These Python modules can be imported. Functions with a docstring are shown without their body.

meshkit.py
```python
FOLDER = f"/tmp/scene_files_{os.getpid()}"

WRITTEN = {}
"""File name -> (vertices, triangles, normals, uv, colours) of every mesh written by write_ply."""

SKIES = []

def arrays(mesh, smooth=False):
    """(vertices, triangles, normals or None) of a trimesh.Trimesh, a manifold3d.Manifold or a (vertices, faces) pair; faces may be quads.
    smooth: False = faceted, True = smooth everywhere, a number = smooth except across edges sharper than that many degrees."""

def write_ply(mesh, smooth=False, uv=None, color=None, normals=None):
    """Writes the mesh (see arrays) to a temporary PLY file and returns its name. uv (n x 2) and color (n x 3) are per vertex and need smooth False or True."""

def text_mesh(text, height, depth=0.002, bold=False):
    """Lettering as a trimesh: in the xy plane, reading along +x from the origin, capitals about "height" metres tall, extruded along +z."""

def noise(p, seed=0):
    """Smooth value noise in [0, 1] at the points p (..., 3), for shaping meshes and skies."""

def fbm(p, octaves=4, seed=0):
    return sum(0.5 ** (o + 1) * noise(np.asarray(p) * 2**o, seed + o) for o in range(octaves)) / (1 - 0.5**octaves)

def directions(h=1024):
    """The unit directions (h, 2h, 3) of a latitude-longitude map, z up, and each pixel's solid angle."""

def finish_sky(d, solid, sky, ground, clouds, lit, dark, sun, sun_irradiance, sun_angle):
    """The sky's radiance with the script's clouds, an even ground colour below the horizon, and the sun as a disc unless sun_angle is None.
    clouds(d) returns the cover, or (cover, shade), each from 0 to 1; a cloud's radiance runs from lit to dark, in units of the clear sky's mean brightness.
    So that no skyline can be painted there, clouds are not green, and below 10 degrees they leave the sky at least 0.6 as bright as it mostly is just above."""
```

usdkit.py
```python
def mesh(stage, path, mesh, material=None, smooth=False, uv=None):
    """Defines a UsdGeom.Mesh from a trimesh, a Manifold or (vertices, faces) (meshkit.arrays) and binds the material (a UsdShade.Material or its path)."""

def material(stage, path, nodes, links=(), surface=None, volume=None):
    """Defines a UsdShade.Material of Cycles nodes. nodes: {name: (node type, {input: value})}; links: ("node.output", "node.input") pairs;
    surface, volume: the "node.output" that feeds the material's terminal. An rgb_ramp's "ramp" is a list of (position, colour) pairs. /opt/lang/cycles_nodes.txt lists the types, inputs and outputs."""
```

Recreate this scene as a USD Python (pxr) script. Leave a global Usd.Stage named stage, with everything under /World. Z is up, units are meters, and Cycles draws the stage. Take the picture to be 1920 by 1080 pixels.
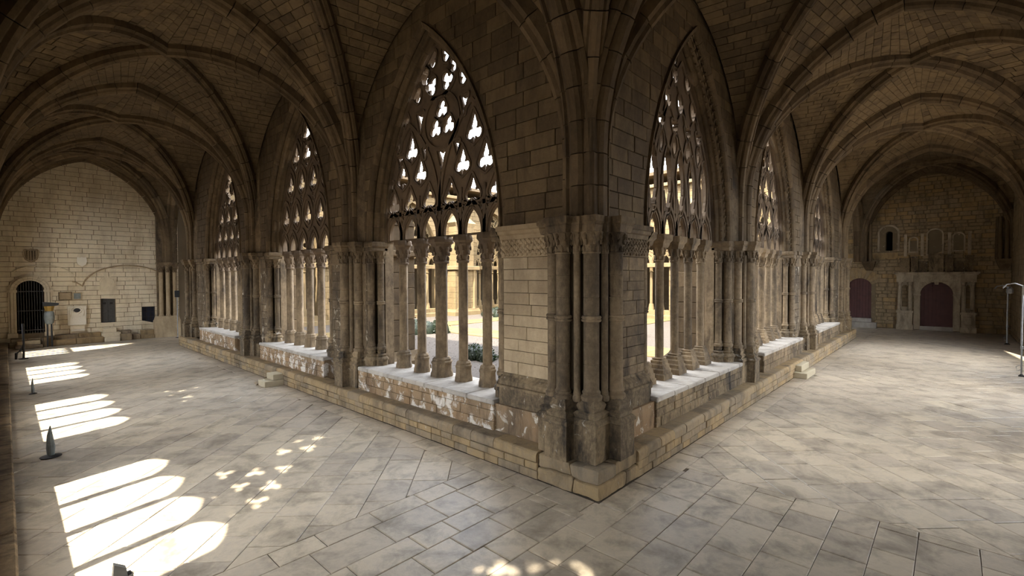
import math, random, re
import numpy as np, trimesh, usdkit, meshkit
import mapbox_earcut as earcut
from shapely import affinity
from shapely.geometry import Polygon, Point, box as sbox, LineString
from shapely.ops import unary_union
from pxr import Usd, UsdGeom, UsdLux, UsdShade, Gf, Sdf, Vt

stage = Usd.Stage.CreateInMemory()
UsdGeom.SetStageUpAxis(stage, 'Z'); UsdGeom.SetStageMetersPerUnit(stage, 1.0)
World = UsdGeom.Xform.Define(stage, '/World'); UsdGeom.Scope.Define(stage, '/World/Looks')
stage.SetDefaultPrim(World.GetPrim())
rng = random.Random(7); nrg = np.random.default_rng(7)

# ------------------------------------------------------------------ camera
FPX, YAW, PITCH, ROLL = 886.0, math.radians(42.958), math.atan(19.6 / 886.0), math.atan(4.9 / 1239)
CAM = np.array([-8.08, -5.19, 4.5])
Fh = np.array([math.cos(YAW), math.sin(YAW), 0]); Rt = np.array([math.sin(YAW), -math.cos(YAW), 0]); Zu = np.array([0, 0, 1.0])
FW = Fh * math.cos(PITCH) - Zu * math.sin(PITCH); UP = Fh * math.sin(PITCH) + Zu * math.cos(PITCH)
RT, UP = Rt * math.cos(ROLL) - UP * math.sin(ROLL), UP * math.cos(ROLL) + Rt * math.sin(ROLL)
cam = UsdGeom.Camera.Define(stage, '/World/camera')
cam.CreateHorizontalApertureAttr(36.0); cam.CreateVerticalApertureAttr(36.0 * 1080 / 1920)
cam.CreateFocalLengthAttr(36.0 * FPX / 1920); cam.CreateClippingRangeAttr(Gf.Vec2f(0.05, 2000))
M4 = Gf.Matrix4d(*RT, 0, *UP, 0, *(-FW), 0, *CAM, 1)
cam.AddTransformOp().Set(M4)
cam.CreateExposureAttr(0.0)
EXPOSURE = 1.85
cam.GetExposureAttr().Set(EXPOSURE)

def project(p):
    q = np.atleast_2d(p) - CAM
    z = np.maximum(q @ FW, 1e-3)
    return np.stack([960 + FPX * (q @ RT) / z, 540 - FPX * (q @ UP) / z, q @ FW], 1)

# ------------------------------------------------------------------ sky and sun
sky = UsdLux.DomeLight.Define(stage, '/World/sky')
SUN_TRAVEL = np.array([0.65, 0.17, -1.0])
skymat = usdkit.material(stage, '/World/Looks/sky', {
    'tc': ('texture_coordinate', {}),
    'n': ('noise_texture', {'scale': 2.2, 'detail': 7.0, 'roughness': 0.6}),
    'r': ('rgb_ramp', {'ramp': [(0.0, (0, 0, 0)), (0.42, (0, 0, 0)), (0.6, (1, 1, 1)), (1, (1, 1, 1))]}),
    'm': ('mix_color', {'a': (0.62, 0.74, 0.95), 'b': (1.0, 0.98, 0.95)}),
    'bg': ('background_shader', {'strength': 3.0})},
    [('tc.generated', 'n.vector'), ('n.fac', 'r.fac'), ('r.color', 'm.fac'), ('m.result', 'bg.color')], surface='bg.background')
UsdShade.MaterialBindingAPI.Apply(sky.GetPrim()).Bind(skymat)
sun = UsdLux.DistantLight.Define(stage, '/World/sun')
sun.CreateAngleAttr(0.9); sun.CreateIntensityAttr(8500.0); sun.CreateColorAttr(Gf.Vec3f(1.0, 0.93, 0.80))
sd = SUN_TRAVEL / np.linalg.norm(SUN_TRAVEL)
zax = -sd; xax = np.cross([0, 0, 1.0], zax); xax /= np.linalg.norm(xax); yax = np.cross(zax, xax)
sun.AddTransformOp().Set(Gf.Matrix4d(*xax, 0, *yax, 0, *zax, 0, 10, 10, 60, 1))

# ------------------------------------------------------------------ materials
def stone(name, cols, scale=1.0, rnd=0.35, rough=0.88, bump=0.5, stain=None, stain_amt=0.6, patch=None, patch_cut=0.6, fine=0.32, spec=0.3, sat=0.98):
    gray = lambda c: tuple(sum(k * x for k, x in zip((.3, .59, .11), c)) * (1 - sat) + x * sat for x in c)
    cols = [gray(c) for c in cols]; stain = gray(stain) if stain else None
    n = {'geo': ('geometry', {}), 'oi': ('object_info', {}),
         'n1': ('noise_texture', {'scale': 0.55 * scale, 'detail': 5.0, 'roughness': 0.6}),
         'n2': ('noise_texture', {'scale': 7.0 * scale, 'detail': 6.0, 'roughness': 0.7}),
         'ra': ('math', {'math_type': 'add'}), 'rf': ('math', {'math_type': 'fraction'}),
         'a1': ('math', {'math_type': 'multiply_add', 'value2': 2.3 * (1 - rnd - fine), 'value3': -0.65 * (1 - rnd - fine) - 0.5 * fine}),
         'a2': ('math', {'math_type': 'multiply_add', 'value2': fine * 2.0}),
         'a3': ('math', {'math_type': 'multiply_add', 'value2': rnd}),
         'rp': ('rgb_ramp', {'ramp': [(i / (len(cols) - 1), c) for i, c in enumerate(cols)]}),
         'n5': ('noise_texture', {'scale': 38.0 * scale, 'detail': 4.0, 'roughness': 0.7}),
         'bs': ('math', {'math_type': 'multiply_add', 'value2': 0.35}),
         'bp': ('bump', {'strength': bump, 'distance': 0.03}),
         'p': ('principled_bsdf', {'roughness': rough, 'specular_ior_level': spec})}
    l = [('geo.position', 'n1.vector'), ('geo.position', 'n2.vector'), ('geo.position', 'n5.vector'),
         ('oi.random', 'ra.value1'), ('geo.random_per_island', 'ra.value2'), ('ra.value', 'rf.value1'),
         ('n1.fac', 'a1.value1'), ('n2.fac', 'a2.value1'), ('a1.value', 'a2.value3'), ('rf.value', 'a3.value1'), ('a2.value', 'a3.value3'),
         ('a3.value', 'rp.fac'), ('n5.fac', 'bs.value1'), ('n2.fac', 'bs.value3'), ('bs.value', 'bp.height'), ('bp.normal', 'p.normal')]
    out = 'rp.color'
    if stain:
        n['mp'] = ('mapping', {'scale': (1.0, 1.0, 0.35)})
        n['n3'] = ('noise_texture', {'scale': 1.5 * scale, 'detail': 8.0, 'roughness': 0.68, 'distortion': 0.4})
        n['r3'] = ('rgb_ramp', {'ramp': [(0, (0, 0, 0)), (0.46, (0, 0, 0)), (0.66, (stain_amt,) * 3), (1, (stain_amt,) * 3)]})
        n['m3'] = ('mix_color', {'b': stain})
        l += [('geo.position', 'mp.vector'), ('mp.vector', 'n3.vector'), ('n3.fac', 'r3.fac'), ('r3.color', 'm3.fac'), (out, 'm3.a')]
        out = 'm3.result'
    if patch:
        n['n4'] = ('noise_texture', {'scale': 2.1 * scale, 'detail': 9.0, 'roughness': 0.66, 'distortion': 0.6})
        n['r4'] = ('rgb_ramp', {'ramp': [(0, (0, 0, 0)), (patch_cut - 0.03, (0, 0, 0)), (patch_cut + 0.05, (0.85,) * 3), (1, (0.9,) * 3)]})
        n['m4'] = ('mix_color', {'b': patch})
        l += [('geo.position', 'n4.vector'), ('n4.fac', 'r4.fac'), ('r4.color', 'm4.fac'), (out, 'm4.a')]
        out = 'm4.result'
    l.append((out, 'p.base_color'))
    return usdkit.material(stage, '/World/Looks/' + name, n, l, surface='p.BSDF')

def plain(name, col, rough=0.6, metallic=0.0, var=0.3, scale=6.0, spec=0.4):
    return usdkit.material(stage, '/World/Looks/' + name, {
        'geo': ('geometry', {}), 'n': ('noise_texture', {'scale': scale, 'detail': 5.0, 'roughness': 0.65}),
        'r': ('rgb_ramp', {'ramp': [(0.25, tuple(c * (1 - var) for c in col)), (0.75, tuple(min(1, c * (1 + var)) for c in col))]}),
        'bp': ('bump', {'strength': 0.25, 'distance': 0.01}),
        'p': ('principled_bsdf', {'roughness': rough, 'metallic': metallic, 'specular_ior_level': spec})},
        [('geo.position', 'n.vector'), ('n.fac', 'r.fac'), ('r.color', 'p.base_color'), ('n.fac', 'bp.height'), ('bp.normal', 'p.normal')], surface='p.BSDF')

def C(r, g, b):  # sRGB 0-255 to linear
    return tuple(((c / 255 + 0.055) / 1.055) ** 2.4 if c > 10 else c / 255 / 12.92 for c in (r, g, b))

M = {}
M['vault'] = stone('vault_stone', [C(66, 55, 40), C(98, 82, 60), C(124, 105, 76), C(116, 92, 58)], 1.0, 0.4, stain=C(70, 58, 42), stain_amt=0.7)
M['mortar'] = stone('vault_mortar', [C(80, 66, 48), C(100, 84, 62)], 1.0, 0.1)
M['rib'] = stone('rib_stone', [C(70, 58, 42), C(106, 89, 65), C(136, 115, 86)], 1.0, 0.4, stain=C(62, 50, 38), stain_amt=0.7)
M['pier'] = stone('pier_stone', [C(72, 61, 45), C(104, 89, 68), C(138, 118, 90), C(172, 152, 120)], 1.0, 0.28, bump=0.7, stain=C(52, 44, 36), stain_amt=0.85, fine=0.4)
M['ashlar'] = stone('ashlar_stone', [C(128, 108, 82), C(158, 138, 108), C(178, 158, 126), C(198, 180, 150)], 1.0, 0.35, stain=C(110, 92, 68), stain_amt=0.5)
M['base'] = stone('base_stone', [C(62, 53, 42), C(100, 86, 66), C(140, 120, 90), C(160, 138, 106)], 1.6, 0.25, bump=0.9, stain=C(40, 35, 30), stain_amt=0.9, patch=C(204, 196, 180), patch_cut=0.645, fine=0.42)
M['bench'] = stone('bench_stone', [C(108, 96, 80), C(140, 124, 100), C(158, 134, 96), C(138, 120, 98)], 1.0, 0.45, bump=0.8, stain=C(84, 72, 58), stain_amt=0.7, patch=C(200, 190, 170), patch_cut=0.70)
M['wash'] = stone('whitewashed_stone', [C(120, 102, 80), C(148, 124, 94), C(150, 116, 76)], 1.2, 0.3, bump=0.9, stain=C(80, 66, 52), stain_amt=0.7, patch=C(214, 208, 196), patch_cut=0.54)
M['footwash'] = stone('stained_footing_stone', [C(112, 96, 76), C(140, 118, 90), C(144, 112, 76)], 1.3, 0.2, bump=0.9, stain=C(66, 56, 46), stain_amt=0.8, patch=C(210, 202, 186), patch_cut=0.585)
M['coping'] = stone('coping_stone', [C(140, 134, 124), C(166, 158, 146), C(180, 172, 160)], 1.0, 0.25, stain=C(110, 102, 92), stain_amt=0.5)
M['floor'] = stone('floor_stone', [C(140, 129, 112), C(168, 155, 136), C(190, 175, 150), C(160, 149, 136)], 0.9, 0.42, rough=0.42, bump=0.25, stain=C(92, 82, 68), stain_amt=0.65, spec=0.5)
M['joint'] = stone('floor_joint', [C(84, 74, 60), C(104, 92, 76)], 2.0, 0.05)
M['cream'] = stone('cream_wall_stone', [C(190, 174, 144), C(214, 199, 168), C(224, 209, 180), C(196, 174, 138)], 0.8, 0.35, stain=C(150, 130, 100), stain_amt=0.45)
M['creamjoint'] = stone('cream_wall_mortar', [C(120, 106, 84), C(144, 128, 104)], 1.0, 0.05)
M['rubble'] = stone('rubble_stone', [C(120, 104, 78), C(160, 139, 106), C(170, 140, 92), C(152, 138, 114)], 1.0, 0.5, bump=0.9, stain=C(84, 72, 56), stain_amt=0.6, patch=C(196, 184, 162), patch_cut=0.72)
M['rubblejoint'] = stone('rubble_mortar', [C(104, 90, 68), C(130, 114, 88)], 2.0, 0.05, patch=C(196, 184, 162), patch_cut=0.64)
M['portal'] = stone('portal_stone', [C(146, 131, 108), C(180, 164, 138), C(200, 184, 156)], 1.2, 0.3, stain=C(82, 72, 58), stain_amt=0.6)
M['strip'] = stone('patched_pier_stone', [C(72, 61, 45), C(104, 89, 68), C(138, 118, 90)], 1.2, 0.3, bump=0.7, stain=C(52, 44, 36), stain_amt=0.8, patch=C(190, 178, 156), patch_cut=0.60, fine=0.4)
M['tracery'] = stone('tracery_stone', [C(84, 71, 58), C(112, 95, 75), C(132, 111, 86)], 1.0, 0.2, stain=C(74, 64, 56), stain_amt=0.6)
M['court'] = stone('courtyard_stone', [C(84, 71, 48), C(112, 95, 66), C(128, 110, 78)], 0.8, 0.3, stain=C(140, 116, 80), stain_amt=0.5)
M['flag'] = stone('path_stone', [C(88, 72, 38), C(104, 87, 52), C(98, 86, 60)], 1.0, 0.4)
M['gravel'] = stone('gravel', [C(62, 56, 50), C(84, 76, 68), C(104, 94, 84)], 8.0, 0.0, fine=0.7, bump=1.0)
M['marble'] = stone('memorial_marble', [C(214, 204, 182), C(232, 224, 206)], 1.5, 0.2, rough=0.6)
M['newstone'] = stone('fresh_step_stone', [C(160, 148, 122), C(184, 172, 146)], 1.0, 0.3)
M['iron'] = plain('dark_iron', C(52, 50, 48), 0.55, 0.6)
M['gateiron'] = plain('weathered_gate_iron', C(92, 90, 88), 0.6, 0.4)
M['slate'] = plain('dark_slate', C(44, 46, 48), 0.5)
M['door'] = plain('dark_oak_door', C(84, 50, 46), 0.6, var=0.25, scale=3)
M['grey'] = plain('grey_door_paint', C(70, 68, 64), 0.6)
M['steel'] = plain('galvanised_steel', C(150, 152, 154), 0.4, 0.7)
M['ochre'] = plain('ochre_panel', C(140, 112, 52), 0.6)
M['greypanel'] = plain('grey_panel', C(122, 128, 126), 0.5)
M['glassdark'] = plain('dark_leaded_glass', C(40, 42, 52), 0.2)
M['bark'] = plain('shrub_stem', C(70, 54, 38), 0.9)
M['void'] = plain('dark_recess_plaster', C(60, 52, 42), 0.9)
M['leaf'] = usdkit.material(stage, '/World/Looks/shrub_leaf', {
    'oi': ('geometry', {}), 'r': ('rgb_ramp', {'ramp': [(0, C(22, 32, 10)), (0.6, C(50, 64, 18)), (1, C(74, 84, 30))]}),
    'p': ('principled_bsdf', {'roughness': 0.6}), 't': ('translucent_bsdf', {}), 'mx': ('mix_closure', {'fac': 0.25})},
    [('oi.random_per_island', 'r.fac'), ('r.color', 'p.base_color'), ('r.color', 't.color'), ('p.BSDF', 'mx.closure1'), ('t.BSDF', 'mx.closure2')], surface='mx.closure')

# ------------------------------------------------------------------ scene helpers
_names, _kids = {}, {}
def numbered(name, table):
    k = table.get(name, -1) + 1; table[name] = k
    return name if k == 0 else f'{name}_{k:03d}'
def setdata(prim, label=None, cat=None, group=None, kind=None):
    for k, v in (('label', label), ('category', cat), ('group', group), ('kind', kind)):
        if v: prim.SetCustomDataByKey(k, v)
def xf(x, loc, rot):
    x.AddTranslateOp().Set(Gf.Vec3d(*map(float, loc)))
    if rot: x.AddRotateZOp().Set(float(rot))
def thing(name, label, cat=None, loc=(0, 0, 0), rot=0, group=None, kind=None):
    x = UsdGeom.Xform.Define(stage, '/World/' + numbered(name, _names)); xf(x, loc, rot)
    setdata(x.GetPrim(), label, cat, group, kind)
    return x.GetPrim()
def put(parent, name, mesh, mat, smooth=False, label=None, kind=None):
    """One Mesh prim under parent (a prim) or under /World."""
    base = str(parent.GetPath()) if parent else '/World'
    nm = numbered(name, _kids.setdefault(base, {})) if parent else numbered(name, _names)
    m = usdkit.mesh(stage, base + '/' + nm, mesh, M[mat] if isinstance(mat, str) else mat, smooth=smooth)
    setdata(m.GetPrim(), label, None, None, kind)
    return m.GetPrim()
def solo(name, label, cat, mesh, mat, group=None, kind=None, smooth=False):
    p = put(None, name, mesh, mat, smooth); setdata(p, label, cat, group, kind); return p
def sub(parent, name, label=None):
    base = str(parent.GetPath())
    x = UsdGeom.Xform.Define(stage, base + '/' + numbered(name, _kids.setdefault(base, {})))
    setdata(x.GetPrim(), label); return x.GetPrim()
def dup(src, label, loc, rot=0, group=None):
    was = src.GetCustomData()
    nm = re.sub(r'_\d{3}$', '', src.GetName())
    x = UsdGeom.Xform.Define(stage, '/World/' + numbered(nm, _names)); p = x.GetPrim()
    p.GetReferences().AddInternalReference(src.GetPath())
    x.ClearXformOpOrder()
    for a in list(p.GetAttributes()):
        pass
    x.SetXformOpOrder([])
    t = p.GetAttribute('xformOp:translate')
    ops = []
    op = UsdGeom.XformOp(t) if t else x.AddTranslateOp()
    op.Set(Gf.Vec3d(*map(float, loc))); ops.append(op)
    r = p.GetAttribute('xformOp:rotateZ')
    if rot or r:
        op = UsdGeom.XformOp(r) if r else x.AddRotateZOp()
        op.Set(float(rot)); ops.append(op)
    x.SetXformOpOrder(ops)
    setdata(p, label, was.get('category'), group or was.get('group'), was.get('kind'))
    p.SetInstanceable(True)
    return p

# ------------------------------------------------------------------ mesh helpers: a mesh is (v, f)
def cat(ms):
    vs, fs, n = [], [], 0
    for v, f in ms:
        vs.append(v); fs.append(np.asarray(f) + n); n += len(v)
    return np.vstack(vs), np.vstack(fs)
def vol(v, f):
    a, b, c = v[f[:, 0]], v[f[:, 1]], v[f[:, 2]]
    return float(np.einsum('ij,ij->i', a - v.mean(0), np.cross(b - v.mean(0), c - v.mean(0))).sum())
def fix(v, f):
    v = np.asarray(v, float); f = np.asarray(f, int)
    return (v, f[:, ::-1]) if vol(v, f) < 0 else (v, f)
def quads(q):
    q = np.asarray(q); return np.vstack([q[:, [0, 1, 2]], q[:, [0, 2, 3]]])
def ring(i, j, n, closed=True):
    k = np.arange(n if closed else n - 1); k2 = (k + 1) % n
    return quads(np.stack([i + k, i + k2, j + k2, j + k], 1))
def fan(i, n):
    return np.array([[i, i + k, i + k + 1] for k in range(1, n - 1)])
def box(x0, x1, y0, y1, z0, z1, b=0.0):
    if b <= 0:
        v = np.array([[x, y, z] for z in (z0, z1) for x, y in ((x0, y0), (x1, y0), (x1, y1), (x0, y1))], float)
        f = np.vstack([ring(0, 4, 4), [[0, 2, 1], [0, 3, 2], [4, 5, 6], [4, 6, 7]]])
        return fix(v, f)
    b = min(b, (x1 - x0) / 2.2, (y1 - y0) / 2.2, (z1 - z0) / 2.2)
    P = lambda s: [(x0 + s, y0 + b), (x0 + b, y0 + s), (x1 - b, y0 + s), (x1 - s, y0 + b), (x1 - s, y1 - b), (x1 - b, y1 - s), (x0 + b, y1 - s), (x0 + s, y1 - b)]
    rings = [(P(b * .7), z0), (P(0), z0 + b), (P(0), z1 - b), (P(b * .7), z1)]
    return loft([np.array([[x, y, z] for x, y in p]) for p, z in rings])
def rough_box(x0, x1, y0, y1, z0, z1, amp=.035, r=.05):
    m = trimesh.creation.box([x1 - x0, y1 - y0, z1 - z0]).subdivide_to_size(.10); v = m.vertices + [(x0 + x1) / 2, (y0 + y1) / 2, (z0 + z1) / 2]
    c = np.array([(x0 + x1) / 2, (y0 + y1) / 2, (z0 + z1) / 2]); h = np.array([x1 - x0, y1 - y0, z1 - z0]) / 2
    q = np.clip(v - c, -(h - r), h - r); d = (v - c) - q; L_ = np.linalg.norm(d, axis=1, keepdims=True); v = c + q + d / np.maximum(L_, 1e-9) * np.minimum(L_, r)
    n = np.stack([meshkit.fbm(v * 3.5 + k * 17, 3) - .5 for k in range(3)], 1) * 2 * amp
    return fix(v + n, m.faces)
def loft(rings, caps=True):
    n = len(rings[0]); v = np.vstack(rings); f = [ring(i * n, (i + 1) * n, n) for i in range(len(rings) - 1)]
    if caps: f += [fan(0, n)[:, ::-1], fan((len(rings) - 1) * n, n)]
    return fix(v, np.vstack(f))
def plan(pts, levels):
    """Lofts a plan polygon (centroid scaled) through (z, grow) levels; grow is an outward offset in metres."""
    pts = np.asarray(pts, float); c = pts.mean(0); d = pts - c; L = np.linalg.norm(d, axis=1, keepdims=True)
    return loft([np.hstack([c + d * (1 + g / L), np.full((len(pts), 1), z)]) for z, g in levels])
def lathe(prof, n=16, loc=(0, 0, 0), shape=None):
    th = np.arange(n) * 2 * math.pi / n
    s = np.ones(n) if shape is None else shape(th)
    return loft([np.stack([loc[0] + r * s * np.cos(th), loc[1] + r * s * np.sin(th), np.full(n, loc[2] + z)], 1) for r, z in prof])
def square(r, loc, z, rot=0.0, n=4):
    th = np.arange(n) * 2 * math.pi / n + math.pi / n + rot
    k = r / math.cos(math.pi / n)
    return np.stack([loc[0] + k * np.cos(th), loc[1] + k * np.sin(th), np.full(n, z)], 1)
def poly_loft(levels, loc=(0, 0), n=4, rot=0.0):
    return loft([square(r, loc, z, rot, n) for r, z in levels])
def sweep(prof, pts, W, N, caps=True):
    """prof (m,2) in (side, out) axes; at pts[i] the axes are W[i], N[i]."""
    prof = np.asarray(prof, float)
    rings = [p + prof[:, :1] * w + prof[:, 1:] * n for p, w, n in zip(pts, W, N)]
    m = len(prof); v = np.vstack(rings); f = [ring(i * m, (i + 1) * m, m) for i in range(len(pts) - 1)]
    if caps:
        tri = np.array(earcut.triangulate_float64(prof, np.array([m], np.uint32))).reshape(-1, 3)
        f += [tri[:, ::-1], tri + (len(pts) - 1) * m]
    return fix(v, np.vstack(f))
def tube(pts, r, n=8):
    pts = np.asarray(pts, float); t = np.gradient(pts, axis=0); t /= np.linalg.norm(t, axis=1, keepdims=True)
    a = np.cross(t, np.where(np.abs(t[:, 2:]) < .9, [[0, 0, 1.]], [[1., 0, 0]])); a /= np.linalg.norm(a, axis=1, keepdims=True)
    b = np.cross(t, a); th = np.arange(n) * 2 * math.pi / n; r = np.broadcast_to(r, (len(pts),))
    return loft([p + rr * (np.cos(th)[:, None] * x + np.sin(th)[:, None] * y) for p, rr, x, y in zip(pts, r, a, b)])
def extrude(poly, d0, d1, mp):
    """shapely polygon(s) extruded from d0 to d1, mapped by mp(array of (s, t, d))."""
    out = []
    for g in getattr(poly, 'geoms', [poly]):
        if g.is_empty or g.area < 1e-5: continue
        rings = [np.array(r.coords)[:-1] for r in [g.exterior, *g.interiors]]
        p = np.vstack(rings); tri = np.array(earcut.triangulate_float64(p, np.cumsum([len(r) for r in rings]).astype(np.uint32))).reshape(-1, 3)
        n = len(p); v = np.vstack([np.hstack([p, np.full((n, 1), d)]) for d in (d0, d1)])
        f, k = [tri[:, ::-1], tri + n], 0
        a = p[tri]; ar = np.cross(a[:, 1] - a[:, 0], a[:, 2] - a[:, 0]).sum()
        if ar < 0: f = [tri, tri[:, ::-1] + n]
        for r in rings:
            m = len(r); q = ring(0, 0, m)  # placeholder
            i = np.arange(m) + k; j = (np.arange(m) + 1) % m + k
            x, y = r[:, 0], r[:, 1]; ccw = (x * np.roll(y, -1) - np.roll(x, -1) * y).sum() > 0
            sq = np.stack([i, j, j + n, i + n], 1); sq = sq if (ccw == (k == 0)) else sq[:, ::-1]
            if k: sq = sq if True else sq
            f.append(quads(sq)); k += m
        vv = mp(v); ff = np.vstack(f)
        out.append(fix(vv, ff))
    return cat(out)
def block(poly, mp, front, back, bev=0.02):
    """A stone: convex polygon (n,2) in (s,t) with a bevelled face at d=front, back at d=back."""
    p = np.asarray(poly, float); c = p.mean(0); n = len(p)
    sgn = 1 if front > back else -1
    rad = np.linalg.norm(p - c, axis=1, keepdims=True); q = c + (p - c) * np.maximum(0.4, 1 - bev * 1.4 / rad)
    v = np.vstack([np.hstack([p, np.full((n, 1), back)]), np.hstack([p, np.full((n, 1), front - sgn * bev)]), np.hstack([q, np.full((n, 1), front)])])
    f = np.vstack([ring(0, n, n), ring(n, 2 * n, n), fan(0, n)[:, ::-1], fan(2 * n, n)])
    return fix(mp(v), f)
def masonry(s0, s1, t0, t1, rowh, lens, joint=0.012, region=None, r=rng, jit=0.0):
    """Polygons of a coursed wall."""
    out, t, k = [], t0, 0
    while t < t1 - 0.05:
        h = r.uniform(*rowh); h = t1 - t if t + h > t1 - 0.12 else h
        s = s0 - r.uniform(0, lens[0]) * 0.8
        while s < s1 - 0.03:
            w = r.uniform(*lens)
            a, b = max(s, s0), min(s + w, s1)
            if s1 - b < 0.12: b = s1; w = b - s
            if b - a > 0.06:
                P = np.array([[a + joint, t + joint], [b - joint, t + joint], [b - joint, t + h - joint], [a + joint, t + h - joint]])
                if jit: P = P + nrg.uniform(-jit, jit, P.shape)
                if region is not None:
                    g = Polygon(P).buffer(0).intersection(region)
                    for gg in getattr(g, 'geoms', [g]):
                        if gg.geom_type == 'Polygon' and gg.area > 0.006:
                            gg = gg.simplify(0.01); out.append(np.array(gg.convex_hull.exterior.coords)[:-1])
                else: out.append(P)
            s += w
        t += h
    return out
def view_size(v):
    q = project(v); ok = q[:, 2] > 0.1
    if not ok.any(): return 0.0
    q = q[ok]; x = np.clip(q[:, 0], -20, 1940); y = np.clip(q[:, 1], -20, 1100)
    return float(min(np.ptp(x), np.ptp(y)) * 1e3 + np.ptp(x) * np.ptp(y))
def pieces(parent, name, ms, mat, limit=300, min_px=7, mixname=None, smooth=False):
    """The largest pieces in view become parts of their own; the remainder is one stuff part."""
    sc = [view_size(v) for v, f in ms]
    order = sorted(range(len(ms)), key=lambda i: -sc[i])
    big = [i for i in order[:limit] if sc[i] > min_px * 1e3]
    for i in sorted(big): put(parent, name, ms[i], mat, smooth)
    rest = sorted(set(range(len(ms))) - set(big))
    if rest: put(parent, mixname or ('small_' + name), cat([ms[i] for i in rest]), mat, smooth, kind='stuff')

# ------------------------------------------------------------------ dimensions of the place
XW = -0.1                       # front of the bench of the left (west) arcade; the right (south) arcade has y = -0.1
BZ, SZ, AZ = 0.62, 1.40, 5.78   # bench top, parapet top, abacus top
STILT, APEX = 7.2, 12.6
WEST, SOUTH, NORTH, EAST = -8.45, -8.5, 40.0, 44.0
PL, PR = [10.9, 21.0, 32.4], [10.8, 21.3, 33.0]     # bay piers
WL, WR = [6.65, 16.05, 26.4], [6.65, 16.1, 26.9]     # window centres
HALF_OUT, HALF_IN = 3.4, 2.95

def L(u0): return dict(loc=(XW, u0, 0), rot=-90)      # local u -> -y, d -> +x
def R(u0): return dict(loc=(u0, XW, 0), rot=0)        # local u -> +x, d -> +y
def mpL(v): return np.stack([XW + v[:, 2], v[:, 0], v[:, 1]], 1)      # (y, z, depth)
def mpR(v): return np.stack([v[:, 0], XW + v[:, 2], v[:, 1]], 1)      # (x, z, depth)

def arch_pts(a, z0, z1, n=24, stilt=None, sharp=None):
    """Right half of a pointed arch from (a, z0) up to (0, z1); returns (n,2) of (u, z)."""
    zs = z0 if stilt is None else stilt
    h = z1 - zs; c = (h * h - a * a) / (2 * a); r = a + c
    ph = np.linspace(0, math.asin(min(1, h / r)), n)
    p = np.stack([-c + r * np.cos(ph), zs + r * np.sin(ph)], 1)
    if stilt is not None and zs > z0 + 0.05:
        p = np.vstack([[[a, z] for z in np.linspace(z0, zs, 5)[:-1]], p])
    return p
def pointed(a, z0, z1, n=24, base=None):
    p = arch_pts(a, z0, z1, n); l = p[::-1][1:].copy(); l[:, 0] *= -1
    pts = np.vstack([p, l])
    if base is not None: pts = np.vstack([[a, base], pts, [-a, base]])
    return Polygon(pts).buffer(0)

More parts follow.
